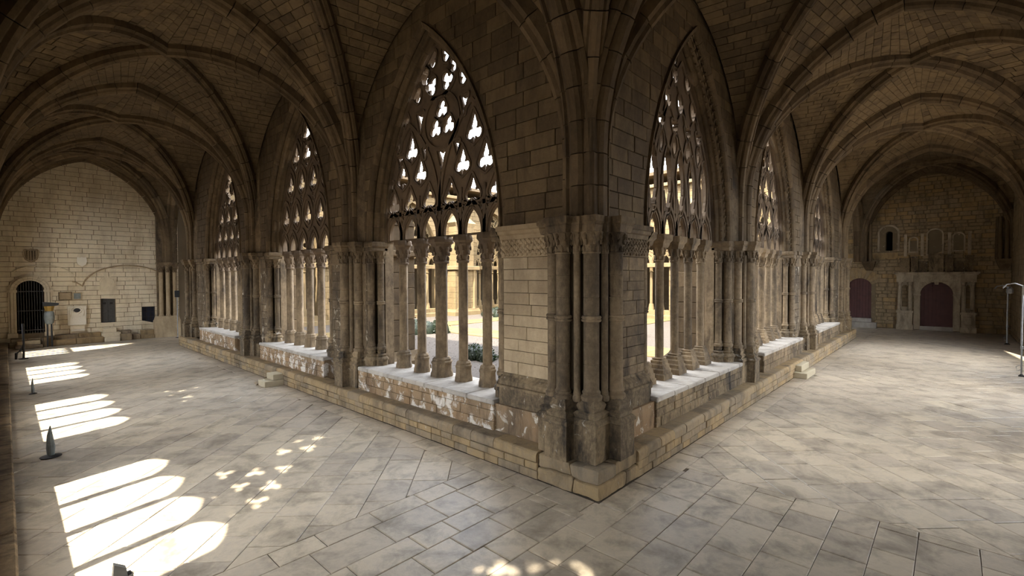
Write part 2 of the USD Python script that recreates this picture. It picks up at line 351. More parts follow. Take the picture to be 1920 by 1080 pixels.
# ================================================================== LARGE STRUCTURE
# ---- floor
def floor_polys():
    out = []
    court = sbox(XW, XW, 60, 60)
    border = 0.55
    # border course along both benches
    for k in (0, 1):
        s = 0.0
        while s < (32.9 if k == 0 else 34.2):
            w = rng.uniform(0.9, 1.5)
            P = [(XW - border, s), (XW, s), (XW, s + w), (XW - border, s + w)]
            P = np.array(P); out.append((P if k == 0 else P[:, ::-1]))
            s += w
    out.append(np.array([(XW - border, XW - border), (XW, XW - border), (XW, 0), (XW - border, 0)]))
    out.append(np.array([(XW, XW - border), (0.0, XW - border), (0.0, XW), (XW, XW)]))
    # corner field: straight courses
    cx0, cx1, cy0, cy1 = WEST, 2.8, SOUTH, 2.95
    fld = sbox(cx0, cy0, cx1, cy1).difference(sbox(XW - border, XW - border, 60, 60))
    y = cy0
    while y < cy1:
        h = rng.choice([0.55, 0.62, 0.72, 0.76]); x = cx0 - rng.uniform(0, .8)
        while x < cx1:
            w = rng.uniform(0.7, 1.2)
            g = sbox(x, y, x + w, min(y + h, cy1)).intersection(fld)
            for gg in getattr(g, 'geoms', [g]):
                if gg.area > 0.02: out.append(np.array(gg.convex_hull.exterior.coords)[:-1])
            x += w
        y += h
    # both arms: diagonal courses
    far = unary_union([sbox(WEST, 2.95, XW - border, NORTH), sbox(XW - border, 33.2, 6, NORTH), sbox(2.8, SOUTH, EAST, XW - border), sbox(34.6, XW - border, EAST, 6)])
    c, s_ = math.cos(math.pi / 4), math.sin(math.pi / 4)
    parts = list(far.geoms) if hasattr(far, 'geoms') else [far]
    for arm in (sbox(WEST, 2.95, XW - border, NORTH), sbox(XW - border, 33.0, 6, NORTH), sbox(2.8, SOUTH, EAST, XW - border), sbox(34.2, XW - border, EAST, 6)):
        xa, ya, xb, yb = arm.bounds
        cs = [((x * c + y * s_), (-x * s_ + y * c)) for x in (xa, xb) for y in (ya, yb)]
        p0, p1 = min(q[0] for q in cs), max(q[0] for q in cs); q0, q1 = min(q[1] for q in cs), max(q[1] for q in cs)
        q = math.floor(q0 / .78) * .78
        while q < q1:
            p = p0 - rng.uniform(0, .8)
            while p < p1:
                w = rng.uniform(.7, 1.15)
                P = np.array([(p, q), (p + w, q), (p + w, q + .78), (p, q + .78)])
                P = np.stack([P[:, 0] * c - P[:, 1] * s_, P[:, 0] * s_ + P[:, 1] * c], 1)
                g = Polygon(P).intersection(arm)
                if g.geom_type == 'Polygon' and g.area > 0.02: out.append(np.array(g.exterior.coords)[:-1])
                p += w
            q += .78
    return out
fl = thing('floor', 'pale worn stone slab floor of both vaulted walks, laid diagonally along the arcades', kind='structure')
put(fl, 'floor_bed', box(WEST - 1, EAST + 1, SOUTH - 1, NORTH + 1, -0.4, -0.02), 'joint')
slabs = []
for P in floor_polys():
    c = P.mean(0); r_ = np.linalg.norm(P - c, axis=1, keepdims=True); P = c + (P - c) * (1 - 0.010 / r_)
    n = len(P); tz = nrg.uniform(-.004, .004, 2); dz = nrg.uniform(-.004, .004)
    top = dz + (P - c) @ tz; q = c + (P - c) * (1 - 0.02 / np.linalg.norm(P - c, axis=1, keepdims=True))
    v = np.vstack([np.hstack([P, np.full((n, 1), -.06)]), np.hstack([P, (top - .008)[:, None]]), np.hstack([q, top[:, None]])])
    slabs.append(fix(v, np.vstack([ring(0, n, n), ring(n, 2 * n, n), fan(2 * n, n), fan(0, n)[:, ::-1]])))
pieces(fl, 'paving_slab', slabs, 'floor', 300, 10)

# ---- walls: local panel with a window opening, thickness d 0.8 .. 2.0
def panel(u0, u1, centres, mp):
    g = sbox(u0, AZ, u1, 13.9)
    for c in centres: g = g.difference(affinity.translate(pointed(HALF_OUT, AZ - .1, 12.35), c, 0))
    return g
gW = panel(1.25, 32.9, WL, mpL)
gS = panel(1.25, 34.0, WR, mpR)
def arcade_wall(name, label, g, mp, piers, centres):
    w = thing(name, label, kind='structure')
    put(w, 'wall_core', extrude(g, 0.86, 1.72, mp), 'mortar')
    bl, sb = [], []
    umax = g.bounds[2]
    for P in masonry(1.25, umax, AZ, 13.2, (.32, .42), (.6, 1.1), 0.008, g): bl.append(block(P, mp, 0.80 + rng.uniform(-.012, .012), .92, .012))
    # strips between piers and window jambs, below the springing
    edges = sorted([(c - HALF_OUT, c + HALF_OUT) for c in centres])
    lo = 3.25
    st = []
    for i, (a, b) in enumerate(edges):
        if i: st.append((edges[i - 1][1], a))
    st.append((edges[-1][1], umax))
    for a, b in st:
        put(w, 'wall_core', extrude(sbox(a, BZ, b, AZ), 0.86, 1.72, mp), 'mortar')
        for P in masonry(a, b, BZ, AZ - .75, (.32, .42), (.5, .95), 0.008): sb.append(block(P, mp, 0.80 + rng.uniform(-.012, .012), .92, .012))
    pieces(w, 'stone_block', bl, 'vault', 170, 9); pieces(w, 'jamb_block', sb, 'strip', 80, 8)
    return w
arcade_wall('wall_west', 'brown coursed stone wall over the three traceried windows of the left walk', gW, mpL, PL, WL)
arcade_wall('wall_south', 'brown coursed stone wall over the three traceried windows of the right walk', gS, mpR, PR, WR)

# ---- outer walls
def outer_west(v): return np.stack([WEST - v[:, 2], v[:, 0], v[:, 1]], 1)
WWIN = [(-2.9, 2.5), (5.75, 3.0), (15.6, 3.0), (26.0, 3.0), (34.9, 1.7)]
g = sbox(SOUTH - 1, 0, NORTH + 1, 14)
for c, hw in WWIN: g = g.difference(affinity.translate(pointed(hw, AZ, 11.9, base=1.5 if c > 0 else 3.2), c, 0))
wo = thing('wall_outer_west', 'outer stone wall of the left walk seen edge on at the left border', kind='structure')
put(wo, 'wall_core', extrude(g, 0, 1.2, outer_west), 'vault')
ws = thing('wall_outer_south', 'outer stone wall closing the far side of the right walk', kind='structure')
def outer_south(v): return np.stack([v[:, 0], SOUTH - v[:, 2], v[:, 1]], 1)
g = sbox(WEST - 1.2, 0, EAST + 1, 14)
OPEN_S = [(7.2, 1.7, 9.6), (WR[1] + .6, 2.9, 11.2), (25.7, 3.4, 11.6)]
for c, hw, zt in OPEN_S: g = g.difference(affinity.translate(pointed(hw, AZ, zt, base=1.5), c, 0))
put(ws, 'wall_core', extrude(g, 0.02, 1.0, outer_south), 'rubblejoint')
def mpS(v): return np.stack([v[:, 0], SOUTH + v[:, 2] - .08, v[:, 1]], 1)
pieces(ws, 'stone_block', [block(P, mpS, .08 + rng.uniform(-.015, .015), -.02, .015) for P in masonry(18, EAST, 0, 12.5, (.3, .42), (.45, .9), .01, g)], 'rubble', 120, 9)
gr_ = solo('terrace_ground', 'gravel terrace outside the outer walls', 'ground', cat([box(-160, WEST - 1.25, -160, 200, -.9, -.5), box(WEST - 1.25, 200, -160, SOUTH - 1.05, -.9, -.5), box(EAST + 1.05, 200, SOUTH - 1, 200, -.9, -.5), box(WEST - 1.2, EAST + 1, NORTH + 6.5, 200, -.9, -.5)]), 'gravel', kind='structure')

# ---- ceiling bays
def frac_edge(zz, H, a):      # pointed arch: horizontal fraction reached at height zz
    c = (H * H - a * a) / (2 * a); r = a + c
    return np.clip((a - (np.sqrt(np.maximum(r * r - zz * zz, 0)) - c)) / a, 0, 1)
def frac_diag(zz, H): return 1 - np.sqrt(np.maximum(1 - (zz / H) ** 2, 0))
WEBTOP = 12.98
def vault_bay(label, x0, x1, y0, y1, limit, rowh=0.27, sl=0.62, solid_edges=()):
    t = thing('ceiling', label, kind='structure')
    cx, cy = (x0 + x1) / 2, (y0 + y1) / 2; H = WEBTOP - STILT
    ph = np.concatenate([np.linspace(AZ - STILT, 0, 6)[:-1] / H, np.sin(np.linspace(0, math.pi / 2, 60))]) * H
    stones, shell = [], []
    for (qx, qy) in ((x0, y0), (x1, y0), (x0, y1), (x1, y1)):
        for edge in ('x', 'y'):
            a = abs(cx - qx) if edge == 'x' else abs(cy - qy)
            zz = np.maximum(ph, 0); fe = frac_edge(zz, H, min(a, H * .98)); fd = frac_diag(zz, H)
            E = np.stack([qx + (cx - qx) * fe, np.full_like(fe, qy), STILT + ph], 1) if edge == 'x' else np.stack([np.full_like(fe, qx), qy + (cy - qy) * fe, STILT + ph], 1)
            D = np.stack([qx + (cx - qx) * fd, qy + (cy - qy) * fd, STILT + ph], 1)
            # beyond the last pointed step carry the edge to its middle
            E[-1, 0 if edge == 'x' else 1] = cx if edge == 'x' else cy
            Lm = np.concatenate([[0], np.cumsum(np.linalg.norm(np.diff((E + D) / 2, axis=0), axis=1))])
            nr = max(8, int(round(Lm[-1] / rowh))); tt = np.linspace(0, Lm[-1], nr + 1)
            ip = lambda A, t_: np.stack([np.interp(t_, Lm, A[:, k]) for k in range(3)], 1)
            Es, Ds = ip(E, tt), ip(D, tt)
            inward = np.array([cx, cy, AZ + 1.0])
            for i in range(nr):
                wid = max(np.linalg.norm(Es[i] - Ds[i]), np.linalg.norm(Es[i + 1] - Ds[i + 1]))
                if wid < 0.04: continue
                n = max(1, int(round(wid / sl))); cuts = np.linspace(0, 1, n + 1)
                off = (rng.random() - .5) * .8 / n
                cuts[1:-1] += off
                for j in range(n):
                    g_ = .008
                    q = []
                    for (ii, s) in ((i, cuts[j]), (i, cuts[j + 1]), (i + 1, cuts[j + 1]), (i + 1, cuts[j])): q.append(Es[ii] + (Ds[ii] - Es[ii]) * s)
                    q = np.array(q); c = q.mean(0); nn = np.cross(q[2] - q[0], q[3] - q[1]); ln = np.linalg.norm(nn)
                    if ln < 1e-4: continue
                    nn /= ln
                    if nn @ (inward - c) < 0: nn = -nn
                    rad = np.linalg.norm(q - c, axis=1, keepdims=True) + 1e-6
                    lip = rng.uniform(0, .02)
                    f0 = c + (q - c) * np.maximum(.3, 1 - g_ * 1.4 / rad); f1 = c + (q - c) * np.maximum(.3, 1 - (g_ + .012) * 1.4 / rad) + nn * lip
                    v = np.vstack([f0 - nn * .10, f0 - nn * .010 + nn * lip, f1])
                    stones.append(fix(v, np.vstack([ring(0, 4, 4), ring(4, 8, 4), fan(8, 4), fan(0, 4)[:, ::-1]])))
            up = np.array([0, 0, .03])
            m = len(Es); v = np.vstack([Es, Ds]); nn = np.cross(Ds - Es, np.gradient(Es, axis=0)); 
            sgn = np.sign(np.einsum('ij,ij->i', nn, inward - (Es + Ds) / 2)); nn = nn * sgn[:, None] / (np.linalg.norm(nn, axis=1, keepdims=True) + 1e-9)
            o = np.vstack([Es - nn * .03, Ds - nn * .03, Es - nn * .30, Ds - nn * .30]); i = np.arange(m - 1)
            q = np.vstack([np.stack([i, i + 1, m + i + 1, m + i], 1), np.stack([2 * m + i, 3 * m + i, 3 * m + i + 1, 2 * m + i + 1], 1)])
            shell.append((o, quads(q)))
    put(t, 'vault_web', cat(shell), 'mortar')
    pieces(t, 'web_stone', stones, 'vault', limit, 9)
    return t
XI = 0.62      # inner edge of the vaults, at the arcade wall
VC = vault_bay('ribbed stone vault of the corner bay above the corner pier', XI, WEST, XI, SOUTH, 160)
VL0 = vault_bay('ribbed stone vault of the first bay of the left walk', XI, WEST, PL[0], XI, 260)
VL1 = vault_bay('ribbed stone vault of the second bay of the left walk', XI, WEST, PL[1], PL[0], 240)
VL2 = vault_bay('ribbed stone vault of the third bay of the left walk', XI, WEST, PL[2], PL[1], 120, .36, .8)
VL3 = vault_bay('ribbed stone vault of the last bay of the left walk by the cream end wall', XI, WEST, NORTH, PL[2], 80, .4, .9)
VR0 = vault_bay('ribbed stone vault of the first bay of the right walk', PR[0], XI, XI, SOUTH, 260)
VR1 = vault_bay('ribbed stone vault of the second bay of the right walk', PR[1], PR[0], XI, SOUTH, 240)
VR2 = vault_bay('ribbed stone vault of the third bay of the right walk', PR[2], PR[1], XI, SOUTH, 120, .36, .8)
VR3 = vault_bay('ribbed stone vault of the last bay of the right walk by the doorway wall', EAST, PR[2], XI, SOUTH, 80, .4, .9)

# ---- ribs
RIB_T = [(-.38, .52), (-.38, .16), (-.30, .10), (-.26, .16), (-.20, .16), (-.16, .06), (-.08, 0), (.08, 0), (.16, .06), (.20, .16), (.26, .16), (.30, .10), (.38, .16), (.38, .52)]
RIB_D = [(-.24, .46), (-.24, .22), (-.17, .14), (-.12, .16), (-.09, .05), (0, 0), (.09, .05), (.12, .16), (.17, .14), (.24, .22), (.24, .46)]
def rib_mesh(prof, pts, nseg, gap=0.012):
    """Stones of a rib along pts; out axis points away from the span (extrados)."""
    T = np.gradient(pts, axis=0); T /= np.linalg.norm(T, axis=1, keepdims=True)
    W = np.cross(T, [0, 0, 1.0]); k = np.linalg.norm(W, axis=1) > .05
    w0 = W[k][0] / np.linalg.norm(W[k][0]); W = np.tile(w0, (len(pts), 1))
    N = np.cross(W, T); 
    mid = pts[len(pts) // 2]; ctr = (pts[0] + pts[-1]) / 2
    if N[len(pts) // 2] @ (mid - ctr) < 0: N = -N
    Ls = np.concatenate([[0], np.cumsum(np.linalg.norm(np.diff(pts, axis=0), axis=1))])
    cuts = np.linspace(0, Ls[-1], nseg + 1); out = []
    for a, b in zip(cuts[:-1], cuts[1:]):
        a2, b2 = a + gap, b - gap
        inner = Ls[(Ls > a2 + .01) & (Ls < b2 - .01)]; s = np.concatenate([[a2], inner, [b2]])
        P = np.stack([np.interp(s, Ls, pts[:, i]) for i in range(3)], 1); NN = np.stack([np.interp(s, Ls, N[:, i]) for i in range(3)], 1)
        NN /= np.linalg.norm(NN, axis=1, keepdims=True)
        sh = nrg.uniform(-.006, .006)
        out.append(sweep(np.asarray(prof) * (1 + nrg.uniform(-.02, .02)), P + NN * sh, np.tile(w0, (len(P), 1)), NN))
    return out
def transverse(p, q, label, nseg=26, split=True, apex=APEX, grp=None, name='transverse_arch', prof=RIB_T):
    p, q = np.array(p, float), np.array(q, float); a = np.linalg.norm(q - p) / 2; m = (p + q) / 2; d = (q - p) / (2 * a)
    h = arch_pts(a, AZ, apex, 16, STILT)
    l = h[::-1][1:].copy(); l[:, 0] *= -1; uz = np.vstack([h * [-1, 1], (l * [-1, 1])])
    pts = np.stack([m[0] + d[0] * uz[:, 0], m[1] + d[1] * uz[:, 0], uz[:, 1]], 1)
    t = thing(name, label, 'arch', kind='thing')
    ms = rib_mesh(prof, pts, nseg if split else 1)
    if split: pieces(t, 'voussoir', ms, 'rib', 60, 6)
    else: put(t, 'rib', ms[0], 'rib')
    return t
def diagonal(p, q, parent, nseg=24, split=True, apex=APEX):
    p, q = np.array(p, float), np.array(q, float); a = np.linalg.norm(q - p) / 2; m = (p + q) / 2; d = (q - p) / (2 * a)
    H = apex - STILT; ph = np.linspace(0, math.pi, 41)
    uz = np.vstack([[[-a, z] for z in np.linspace(AZ, STILT, 4)[:-1]], np.stack([-a * np.cos(ph), STILT + H * np.sin(ph)], 1), [[a, z] for z in np.linspace(STILT, AZ, 4)[1:]]])
    pts = np.stack([m[0] + d[0] * uz[:, 0], m[1] + d[1] * uz[:, 0], uz[:, 1]], 1)
    t = sub(parent, 'diagonal_rib')
    ms = rib_mesh(RIB_D, pts, nseg if split else 1)
    if split: pieces(t, 'voussoir', ms, 'rib', 60, 6)
    else: put(t, 'rib', ms[0], 'rib')
    return t
XO, YO = -8.30, -8.35
SI = 0.28
transverse((.95, 33.2), (.95, 39.8), 'moulded arch opening from the left walk into the far cross walk', 14, True, 12.4)
transverse((33.6, .95), (43.7, .95), 'moulded arch opening from the right walk into the far cross walk', 14, True, 12.4)
ordn = ['first', 'second', 'third', 'last']
transverse((SI, .75), (XO, .75), 'broad moulded arch crossing the left walk from the corner pier', 26)
transverse((.75, SI), (.75, YO), 'broad moulded arch crossing the right walk from the corner pier', 26)
for i, y in enumerate(PL): transverse((SI, y), (XO, y), f'broad moulded arch crossing the left walk at its {ordn[i]} bay pier', 26 if i < 2 else 16, True)
for i, x in enumerate(PR): transverse((x, SI), (x, YO), f'broad moulded arch crossing the right walk at its {ordn[i]} bay pier', 26 if i < 2 else 16, True)
transverse((SI, NORTH - .35), (XO, NORTH - .35), 'narrow moulded arch against the cream end wall of the left walk', 14, True, 12.8, prof=RIB_D, name='wall_arch')
transverse((EAST - .35, SI), (EAST - .35, YO), 'narrow moulded arch against the doorway wall of the right walk', 14, True, 13.0, prof=RIB_D, name='wall_arch')
diagonal((.42, .42), (XO, YO), VC, 26)
diagonal((.6, -8.1), (XO, .5), VC, 26)
for lo, hi, v, n in zip([.75] + PL, PL + [NORTH], (VL0, VL1, VL2, VL3), (24, 24, 14, 12)):
    diagonal((.45, lo + .45), (XO, hi - .4), v, n); diagonal((.45, hi - .45), (XO, lo + .4), v, n)
for lo, hi, v, n in zip([.75] + PR, PR + [EAST], (VR0, VR1, VR2, VR3), (24, 24, 14, 12)):
    diagonal((lo + .45, .45), (hi - .4, YO), v, n); diagonal((hi - .45, .45), (lo + .4, YO), v, n)

# ---- roof over the walks
rf = thing('roof', 'stone roof slabs above the vaults', kind='structure')
put(rf, 'roof_slab', box(WEST - 1.2, 2.0, SOUTH - 1, NORTH + 1, 13.9, 14.2), 'mortar')
put(rf, 'roof_slab', box(2.0, EAST + 1, SOUTH - 1, 2.0, 13.9, 14.2), 'mortar')
put(rf, 'roof_slab', box(2.0, EAST + 1, 33.0, NORTH + 1, 13.9, 14.2), 'mortar')
put(rf, 'roof_slab', box(33.0, EAST + 1, 2.0, 33.0, 13.9, 14.2), 'mortar')


# ================================================================== PIERS, BENCHES, PARAPETS
def pedestal(c, half, z0, z1, z2, n=4, rot=0.0):
    """Square or octagonal pedestal with stepped base mouldings up to z2."""
    h = z2 - z1
    return poly_loft([(half * .98, z0), (half, z0 + .04), (half, z1 - .05), (half + .03, z1 - .02), (half + .03, z1 + .03), (half - .02, z1 + .09), (half - .05, z1 + .1),
                      (half - .02, z1 + h * .40), (half - .06, z1 + h * .48), (half - .10, z1 + h * .52), (half - .07, z1 + h * .75), (half - .10, z1 + h * .85), (half - .12, z2)], c, n, rot)
def shaft_mesh(c, r, z0, z1, n=16, drums=0, wob=0.0):
    prof = [(r * 1.28, z0), (r * 1.40, z0 + .04), (r * 1.40, z0 + .09), (r * 1.12, z0 + .13), (r * 1.2, z0 + .17), (r * 1.0, z0 + .22)]
    k = max(2, int((z1 - z0) / .45)); zz = np.linspace(z0 + .3, z1 - .02, k)
    for i, z in enumerate(zz):
        if 0 < i < k - 1: prof += [(r, z - .012), (r * .95, z - .004), (r * .95, z + .004), (r * (1 + .0), z + .012)]
        else: prof.append((r, z))
    return lathe([(a, b) for a, b in prof], n, (c[0], c[1], 0))
def ring_mesh(c, r, z): return lathe([(r, z - .07), (r * 1.22, z - .06), (r * 1.3, z - .03), (r * 1.18, z), (r * 1.3, z + .03), (r * 1.22, z + .06), (r, z + .07)], 16, (c[0], c[1], 0))
def leafy(c, r, z0, z1, sq=1.0, n=20):
    """A carved bell capital: leaves as lobes standing off the bell."""
    m = [lathe([(r * 1.12, z0), (r * 1.2, z0 + .03), (r, z0 + .06), (r * 1.05, z0 + (z1 - z0) * .5), (r * 1.55, z1)], n, (c[0], c[1], 0))]
    for row, (zz, k, rr) in enumerate(((.22, 7, 1.12), (.55, 7, 1.28), (.8, 8, 1.5))):
        for i in range(k):
            th = (i + .5 * row) * 2 * math.pi / k; R_ = r * (rr - .07); z = z0 + (z1 - z0) * zz
            s = trimesh.creation.icosphere(1, 1.0); v = s.vertices * [r * .22, r * .22, (z1 - z0) * .16] + nrg.uniform(-.008, .008, (len(s.vertices), 3))
            m.append((v + [c[0] + R_ * math.cos(th), c[1] + R_ * math.sin(th), z], s.faces))
    return cat(m)
def abacus(c, half, z0, z1, n=4, rot=0.0):
    return poly_loft([(half * .74, z0), (half * .78, z0 + (z1 - z0) * .2), (half * .86, z0 + (z1 - z0) * .4), (half * .84, z0 + (z1 - z0) * .5), (half * .98, z0 + (z1 - z0) * .62), (half, z0 + (z1 - z0) * .7), (half, z1)], c, n, rot)
CAP0, CAP1 = 5.0, 5.45

def clustered(t, c, r, ped, z0=BZ, zb=1.42, zt=1.9, ringz=3.62):
    put(t, 'pedestal', pedestal(c, ped, z0, zb, zt), 'base', 25)
    put(t, 'shaft', shaft_mesh(c, r, zt - .02, CAP0 + .04), 'pier', 35)
    put(t, 'shaft_ring', ring_mesh(c, r, ringz), 'pier', 35)
    put(t, 'capital', leafy(c, r, CAP0, CAP1 + .01), 'pier', 35)
    put(t, 'abacus', abacus(c, max(ped, .3) + .02, CAP1, AZ, 8 if False else 4), 'pier', 25)

# ---- corner pier, built where it stands
cp = thing('corner_pier', 'great clustered corner pier of pale ashlar and round shafts where the two walks meet', 'pier', kind='thing')
core = [(.70, 3.27), (.70, 1.75), (.42, 1.45), (.30, .95), (.62, .62), (.95, .30), (1.45, .42), (1.75, .70), (3.27, .70), (3.27, 1.9), (1.9, 1.9), (1.9, 3.27)]
def upr(pts, z0, z1): return extrude(Polygon(pts), z0, z1, lambda v: v)
put(cp, 'pier_core', upr(core, 0.3, AZ), 'mortar')
put(cp, 'pier_core', upr([(.80, 3.2), (.80, 1.2), (.45, .9), (.5, .5), (.9, .45), (1.2, .80), (3.2, .80), (3.2, 1.8), (1.8, 1.8), (1.8, 3.2)], AZ, 13.5), 'rib')
foot = [(.38, 3.3), (.38, 1.3), (.3, 1.25), (.25, .75), (.75, .25), (1.25, .3), (1.3, .38), (3.3, .38), (3.3, 1.9), (1.9, 1.9), (1.9, 3.3)]
for i, (zz0, zz1, gr) in enumerate(((BZ, 1.30, 0.0), (1.30, 1.72, -.08))):
    put(cp, 'footing', upr(np.array(Polygon(foot).buffer(gr, join_style=2).exterior.coords)[:-1], zz0, zz1), 'base' if i else 'footwash')
def face_mp_L(v): return np.stack([v[:, 2], v[:, 0], v[:, 1]], 1)
def face_mp_R(v): return np.stack([v[:, 0], v[:, 2], v[:, 1]], 1)
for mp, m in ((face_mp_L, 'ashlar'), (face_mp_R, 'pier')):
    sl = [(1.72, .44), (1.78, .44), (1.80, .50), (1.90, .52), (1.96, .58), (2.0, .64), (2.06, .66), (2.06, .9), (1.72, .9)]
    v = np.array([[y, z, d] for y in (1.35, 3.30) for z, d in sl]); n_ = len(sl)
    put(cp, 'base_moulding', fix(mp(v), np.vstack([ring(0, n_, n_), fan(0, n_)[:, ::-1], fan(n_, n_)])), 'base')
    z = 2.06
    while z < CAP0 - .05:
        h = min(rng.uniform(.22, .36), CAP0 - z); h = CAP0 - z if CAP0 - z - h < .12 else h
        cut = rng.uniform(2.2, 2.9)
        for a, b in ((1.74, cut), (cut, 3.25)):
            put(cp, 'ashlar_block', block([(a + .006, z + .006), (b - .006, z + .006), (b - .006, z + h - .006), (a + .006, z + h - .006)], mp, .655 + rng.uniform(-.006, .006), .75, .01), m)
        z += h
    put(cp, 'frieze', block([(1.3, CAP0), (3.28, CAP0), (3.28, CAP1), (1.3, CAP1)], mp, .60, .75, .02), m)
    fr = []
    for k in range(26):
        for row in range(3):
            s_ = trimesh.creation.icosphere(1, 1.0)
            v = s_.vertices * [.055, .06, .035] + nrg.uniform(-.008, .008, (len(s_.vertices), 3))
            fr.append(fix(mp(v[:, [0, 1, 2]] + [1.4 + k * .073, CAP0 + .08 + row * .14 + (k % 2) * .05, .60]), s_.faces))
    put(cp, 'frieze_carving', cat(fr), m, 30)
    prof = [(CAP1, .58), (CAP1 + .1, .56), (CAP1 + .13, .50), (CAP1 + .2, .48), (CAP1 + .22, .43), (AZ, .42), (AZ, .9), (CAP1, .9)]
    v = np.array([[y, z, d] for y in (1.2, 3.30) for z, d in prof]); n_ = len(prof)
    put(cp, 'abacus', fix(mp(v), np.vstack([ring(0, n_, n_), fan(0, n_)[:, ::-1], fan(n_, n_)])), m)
for c, r, pd in (((.15, .96), .155, .29), ((.42, .42), .17, .30), ((.96, .15), .155, .29)):
    clustered(cp, c, r, pd)
for c, r in (((.30, 1.36), .12), ((.24, .66), .075), ((.66, .24), .075)):
    put(cp, 'thin_shaft', shaft_mesh(c, r, 1.85, CAP0 + .04), 'pier', 35); put(cp, 'capital', leafy(c, r, CAP0, CAP1), 'pier', 35)
    if r > .1: put(cp, 'shaft_ring', ring_mesh(c, r, 3.62), 'pier', 35); put(cp, 'pedestal', pedestal(c, .24, BZ, 1.42, 1.88), 'base', 25)
    put(cp, 'abacus', abacus(c, .26 if r > .1 else .2, CAP1, AZ - .01), 'pier', 25)
for x0, x1, y0, y1, z0, z1 in ((-.1, 1.0, -.1, .55, 0, .30), (-.1, .45, .55, 1.5, 0, .30), (1.0, 1.6, -.1, .55, 0, .30), (-.08, .62, -.08, .62, .31, .60), (-.06, .5, .63, 1.5, .31, .62), (.63, 1.6, -.06, .5, .31, .62), (.45, 1.5, .56, 1.5, .0, .6)):
    put(cp, 'footing_block', rough_box(x0, x1, y0, y1, z0, z1), 'bench', 40)

# ---- bay piers: local frame, u along the arcade, d into the court
def make_pier(label, loc, rot):
    t = thing('bay_pier', label, 'pier', loc, rot, kind='thing')
    put(t, 'pier_core', upr([(-.82, 1.72), (-.82, .82), (-.45, .66), (-.2, .5), (.2, .5), (.45, .66), (.82, .82), (.82, 1.72)], .3, 13.5), 'pier')
    put(t, 'footing', upr([(-.95, 2.0), (-.95, .62), (-.5, .4), (.5, .4), (.95, .62), (.95, 2.0)], BZ - .02, 1.25), 'base')
    for c, r, pd in (((0, .42), .17, .29), ((-.52, .68), .15, .26), ((.52, .68), .15, .26)): clustered(t, c, r, pd)
    for s in (-1, 1): put(t, 'thin_shaft', shaft_mesh((s * .28, .52), .07, 1.85, CAP0 + .3), 'pier', 35)
    # buttress on the court side
    bt = sub(t, 'buttress')
    put(bt, 'buttress_base', plan([(-.8, 1.9), (.8, 1.9), (.8, 3.05), (-.8, 3.05)], [(0.3, .55), (1.1, .5), (1.2, .35), (1.35, .38), (1.5, .15), (1.7, 0)]), 'rib')
    z = 1.7
    while z < 6.2:
        put(bt, 'buttress_course', box(-.72, .72, 1.70, 2.95, z + .006, z + .6 - .006, .02), 'rib'); z += .6
    put(bt, 'string_course', box(-.84, .84, 1.70, 3.05, 5.3, 5.55, .05), 'rib')
    put(bt, 'buttress_cap', loft([np.array([[-.75, 1.7, z], [.75, 1.7, z], [.75, 3.0, z], [-.75, 3.0, z]]), np.array([[-.75, 1.7, z + 1.5], [.75, 1.7, z + 1.5], [.75, 1.8, z + 1.5], [-.75, 1.8, z + 1.5]])]), 'rib')
    return t
pier0 = make_pier('clustered bay pier of the left walk, first from the corner pier', (XW, PL[0], 0), -90)
dup(pier0, 'clustered bay pier of the left walk, second from the corner pier', (XW, PL[1], 0), -90)
dup(pier0, 'clustered bay pier at the far end of the left arcade', (XW, PL[2], 0), -90)
dup(pier0, 'clustered bay pier of the right walk, first from the corner pier', (PR[0], XW, 0), 0)
dup(pier0, 'clustered bay pier of the right walk, second from the corner pier', (PR[1], XW, 0), 0)
dup(pier0, 'clustered bay pier at the far end of the right arcade', (PR[2], XW, 0), 0)

# ---- benches
def bench(label, mp, s1, gaps, mat):
    t = thing('stone_bench', label, 'bench', kind='thing')
    put(t, 'bench_core', extrude(sbox(1.5, 0, s1, BZ - .08), .05, .95, mp), 'mortar')
    bl, cp_ = [], []
    s = 1.5
    while s < s1 - .02:
        w = min(rng.uniform(.48, .85), s1 - s); w = s1 - s if s1 - s - w < .2 else w
        h = .37 + rng.uniform(-.015, .015)
        P = np.array([(s + .006, h), (s + w - .006, h), (s + w - .006, BZ), (s + .006, BZ)])
        n_ = 7; a = np.linspace(0, math.pi / 2, n_); rr = .09; j = rng.uniform(-.012, .012)
        prof = [(BZ, .56), (h, .56), (h, .03)] + [(h + .03, j - .02)] + [(BZ - rr + rr * math.sin(x), rr - .02 + j - rr * math.cos(x)) for x in a]
        v = np.array([[y, z, d] for y in (s + .006, s + w - .006) for z, d in prof]); m_ = len(prof)
        tri = np.array(earcut.triangulate_float64(np.array(prof), np.array([m_], np.uint32))).reshape(-1, 3)
        cp_.append(fix(mp(v), np.vstack([ring(0, m_, m_), tri, tri[:, ::-1] + m_])))
        s += w
    for P in masonry(1.5, s1, 0, .37, (.17, .2), (.4, .75), .007): bl.append(block(P, mp, rng.uniform(-.012, .012), .12, .015) if True else None)
    bl = [(v, f) for v, f in bl]
    def flip(ms): return ms
    pieces(t, 'coping_stone', cp_, mat, 60, 6); pieces(t, 'bench_stone', bl, mat, 100, 6)
    put(t, 'bench_end', extrude(sbox(s1 - .02, 0, s1, BZ - .01), .0, .9, mp), mat)
    return t
bench('low stone bench at the foot of the left arcade, pale and weathered', mpL, 33.1, (), 'bench')
bench('low stone bench at the foot of the right arcade, dark brown along its front', mpR, 34.3, (), 'bench')
wb = thing('outer_bench', 'stone ledge along the outer wall at the left border of the view', 'bench', kind='thing')
s = SOUTH
k = 0
while s < NORTH - .5:
    w = rng.uniform(1.2, 2.0); put(wb, 'ledge_stone', box(WEST, -8.02, s + .005, s + w - .005, 0, .40, .04), 'pier'); s += w

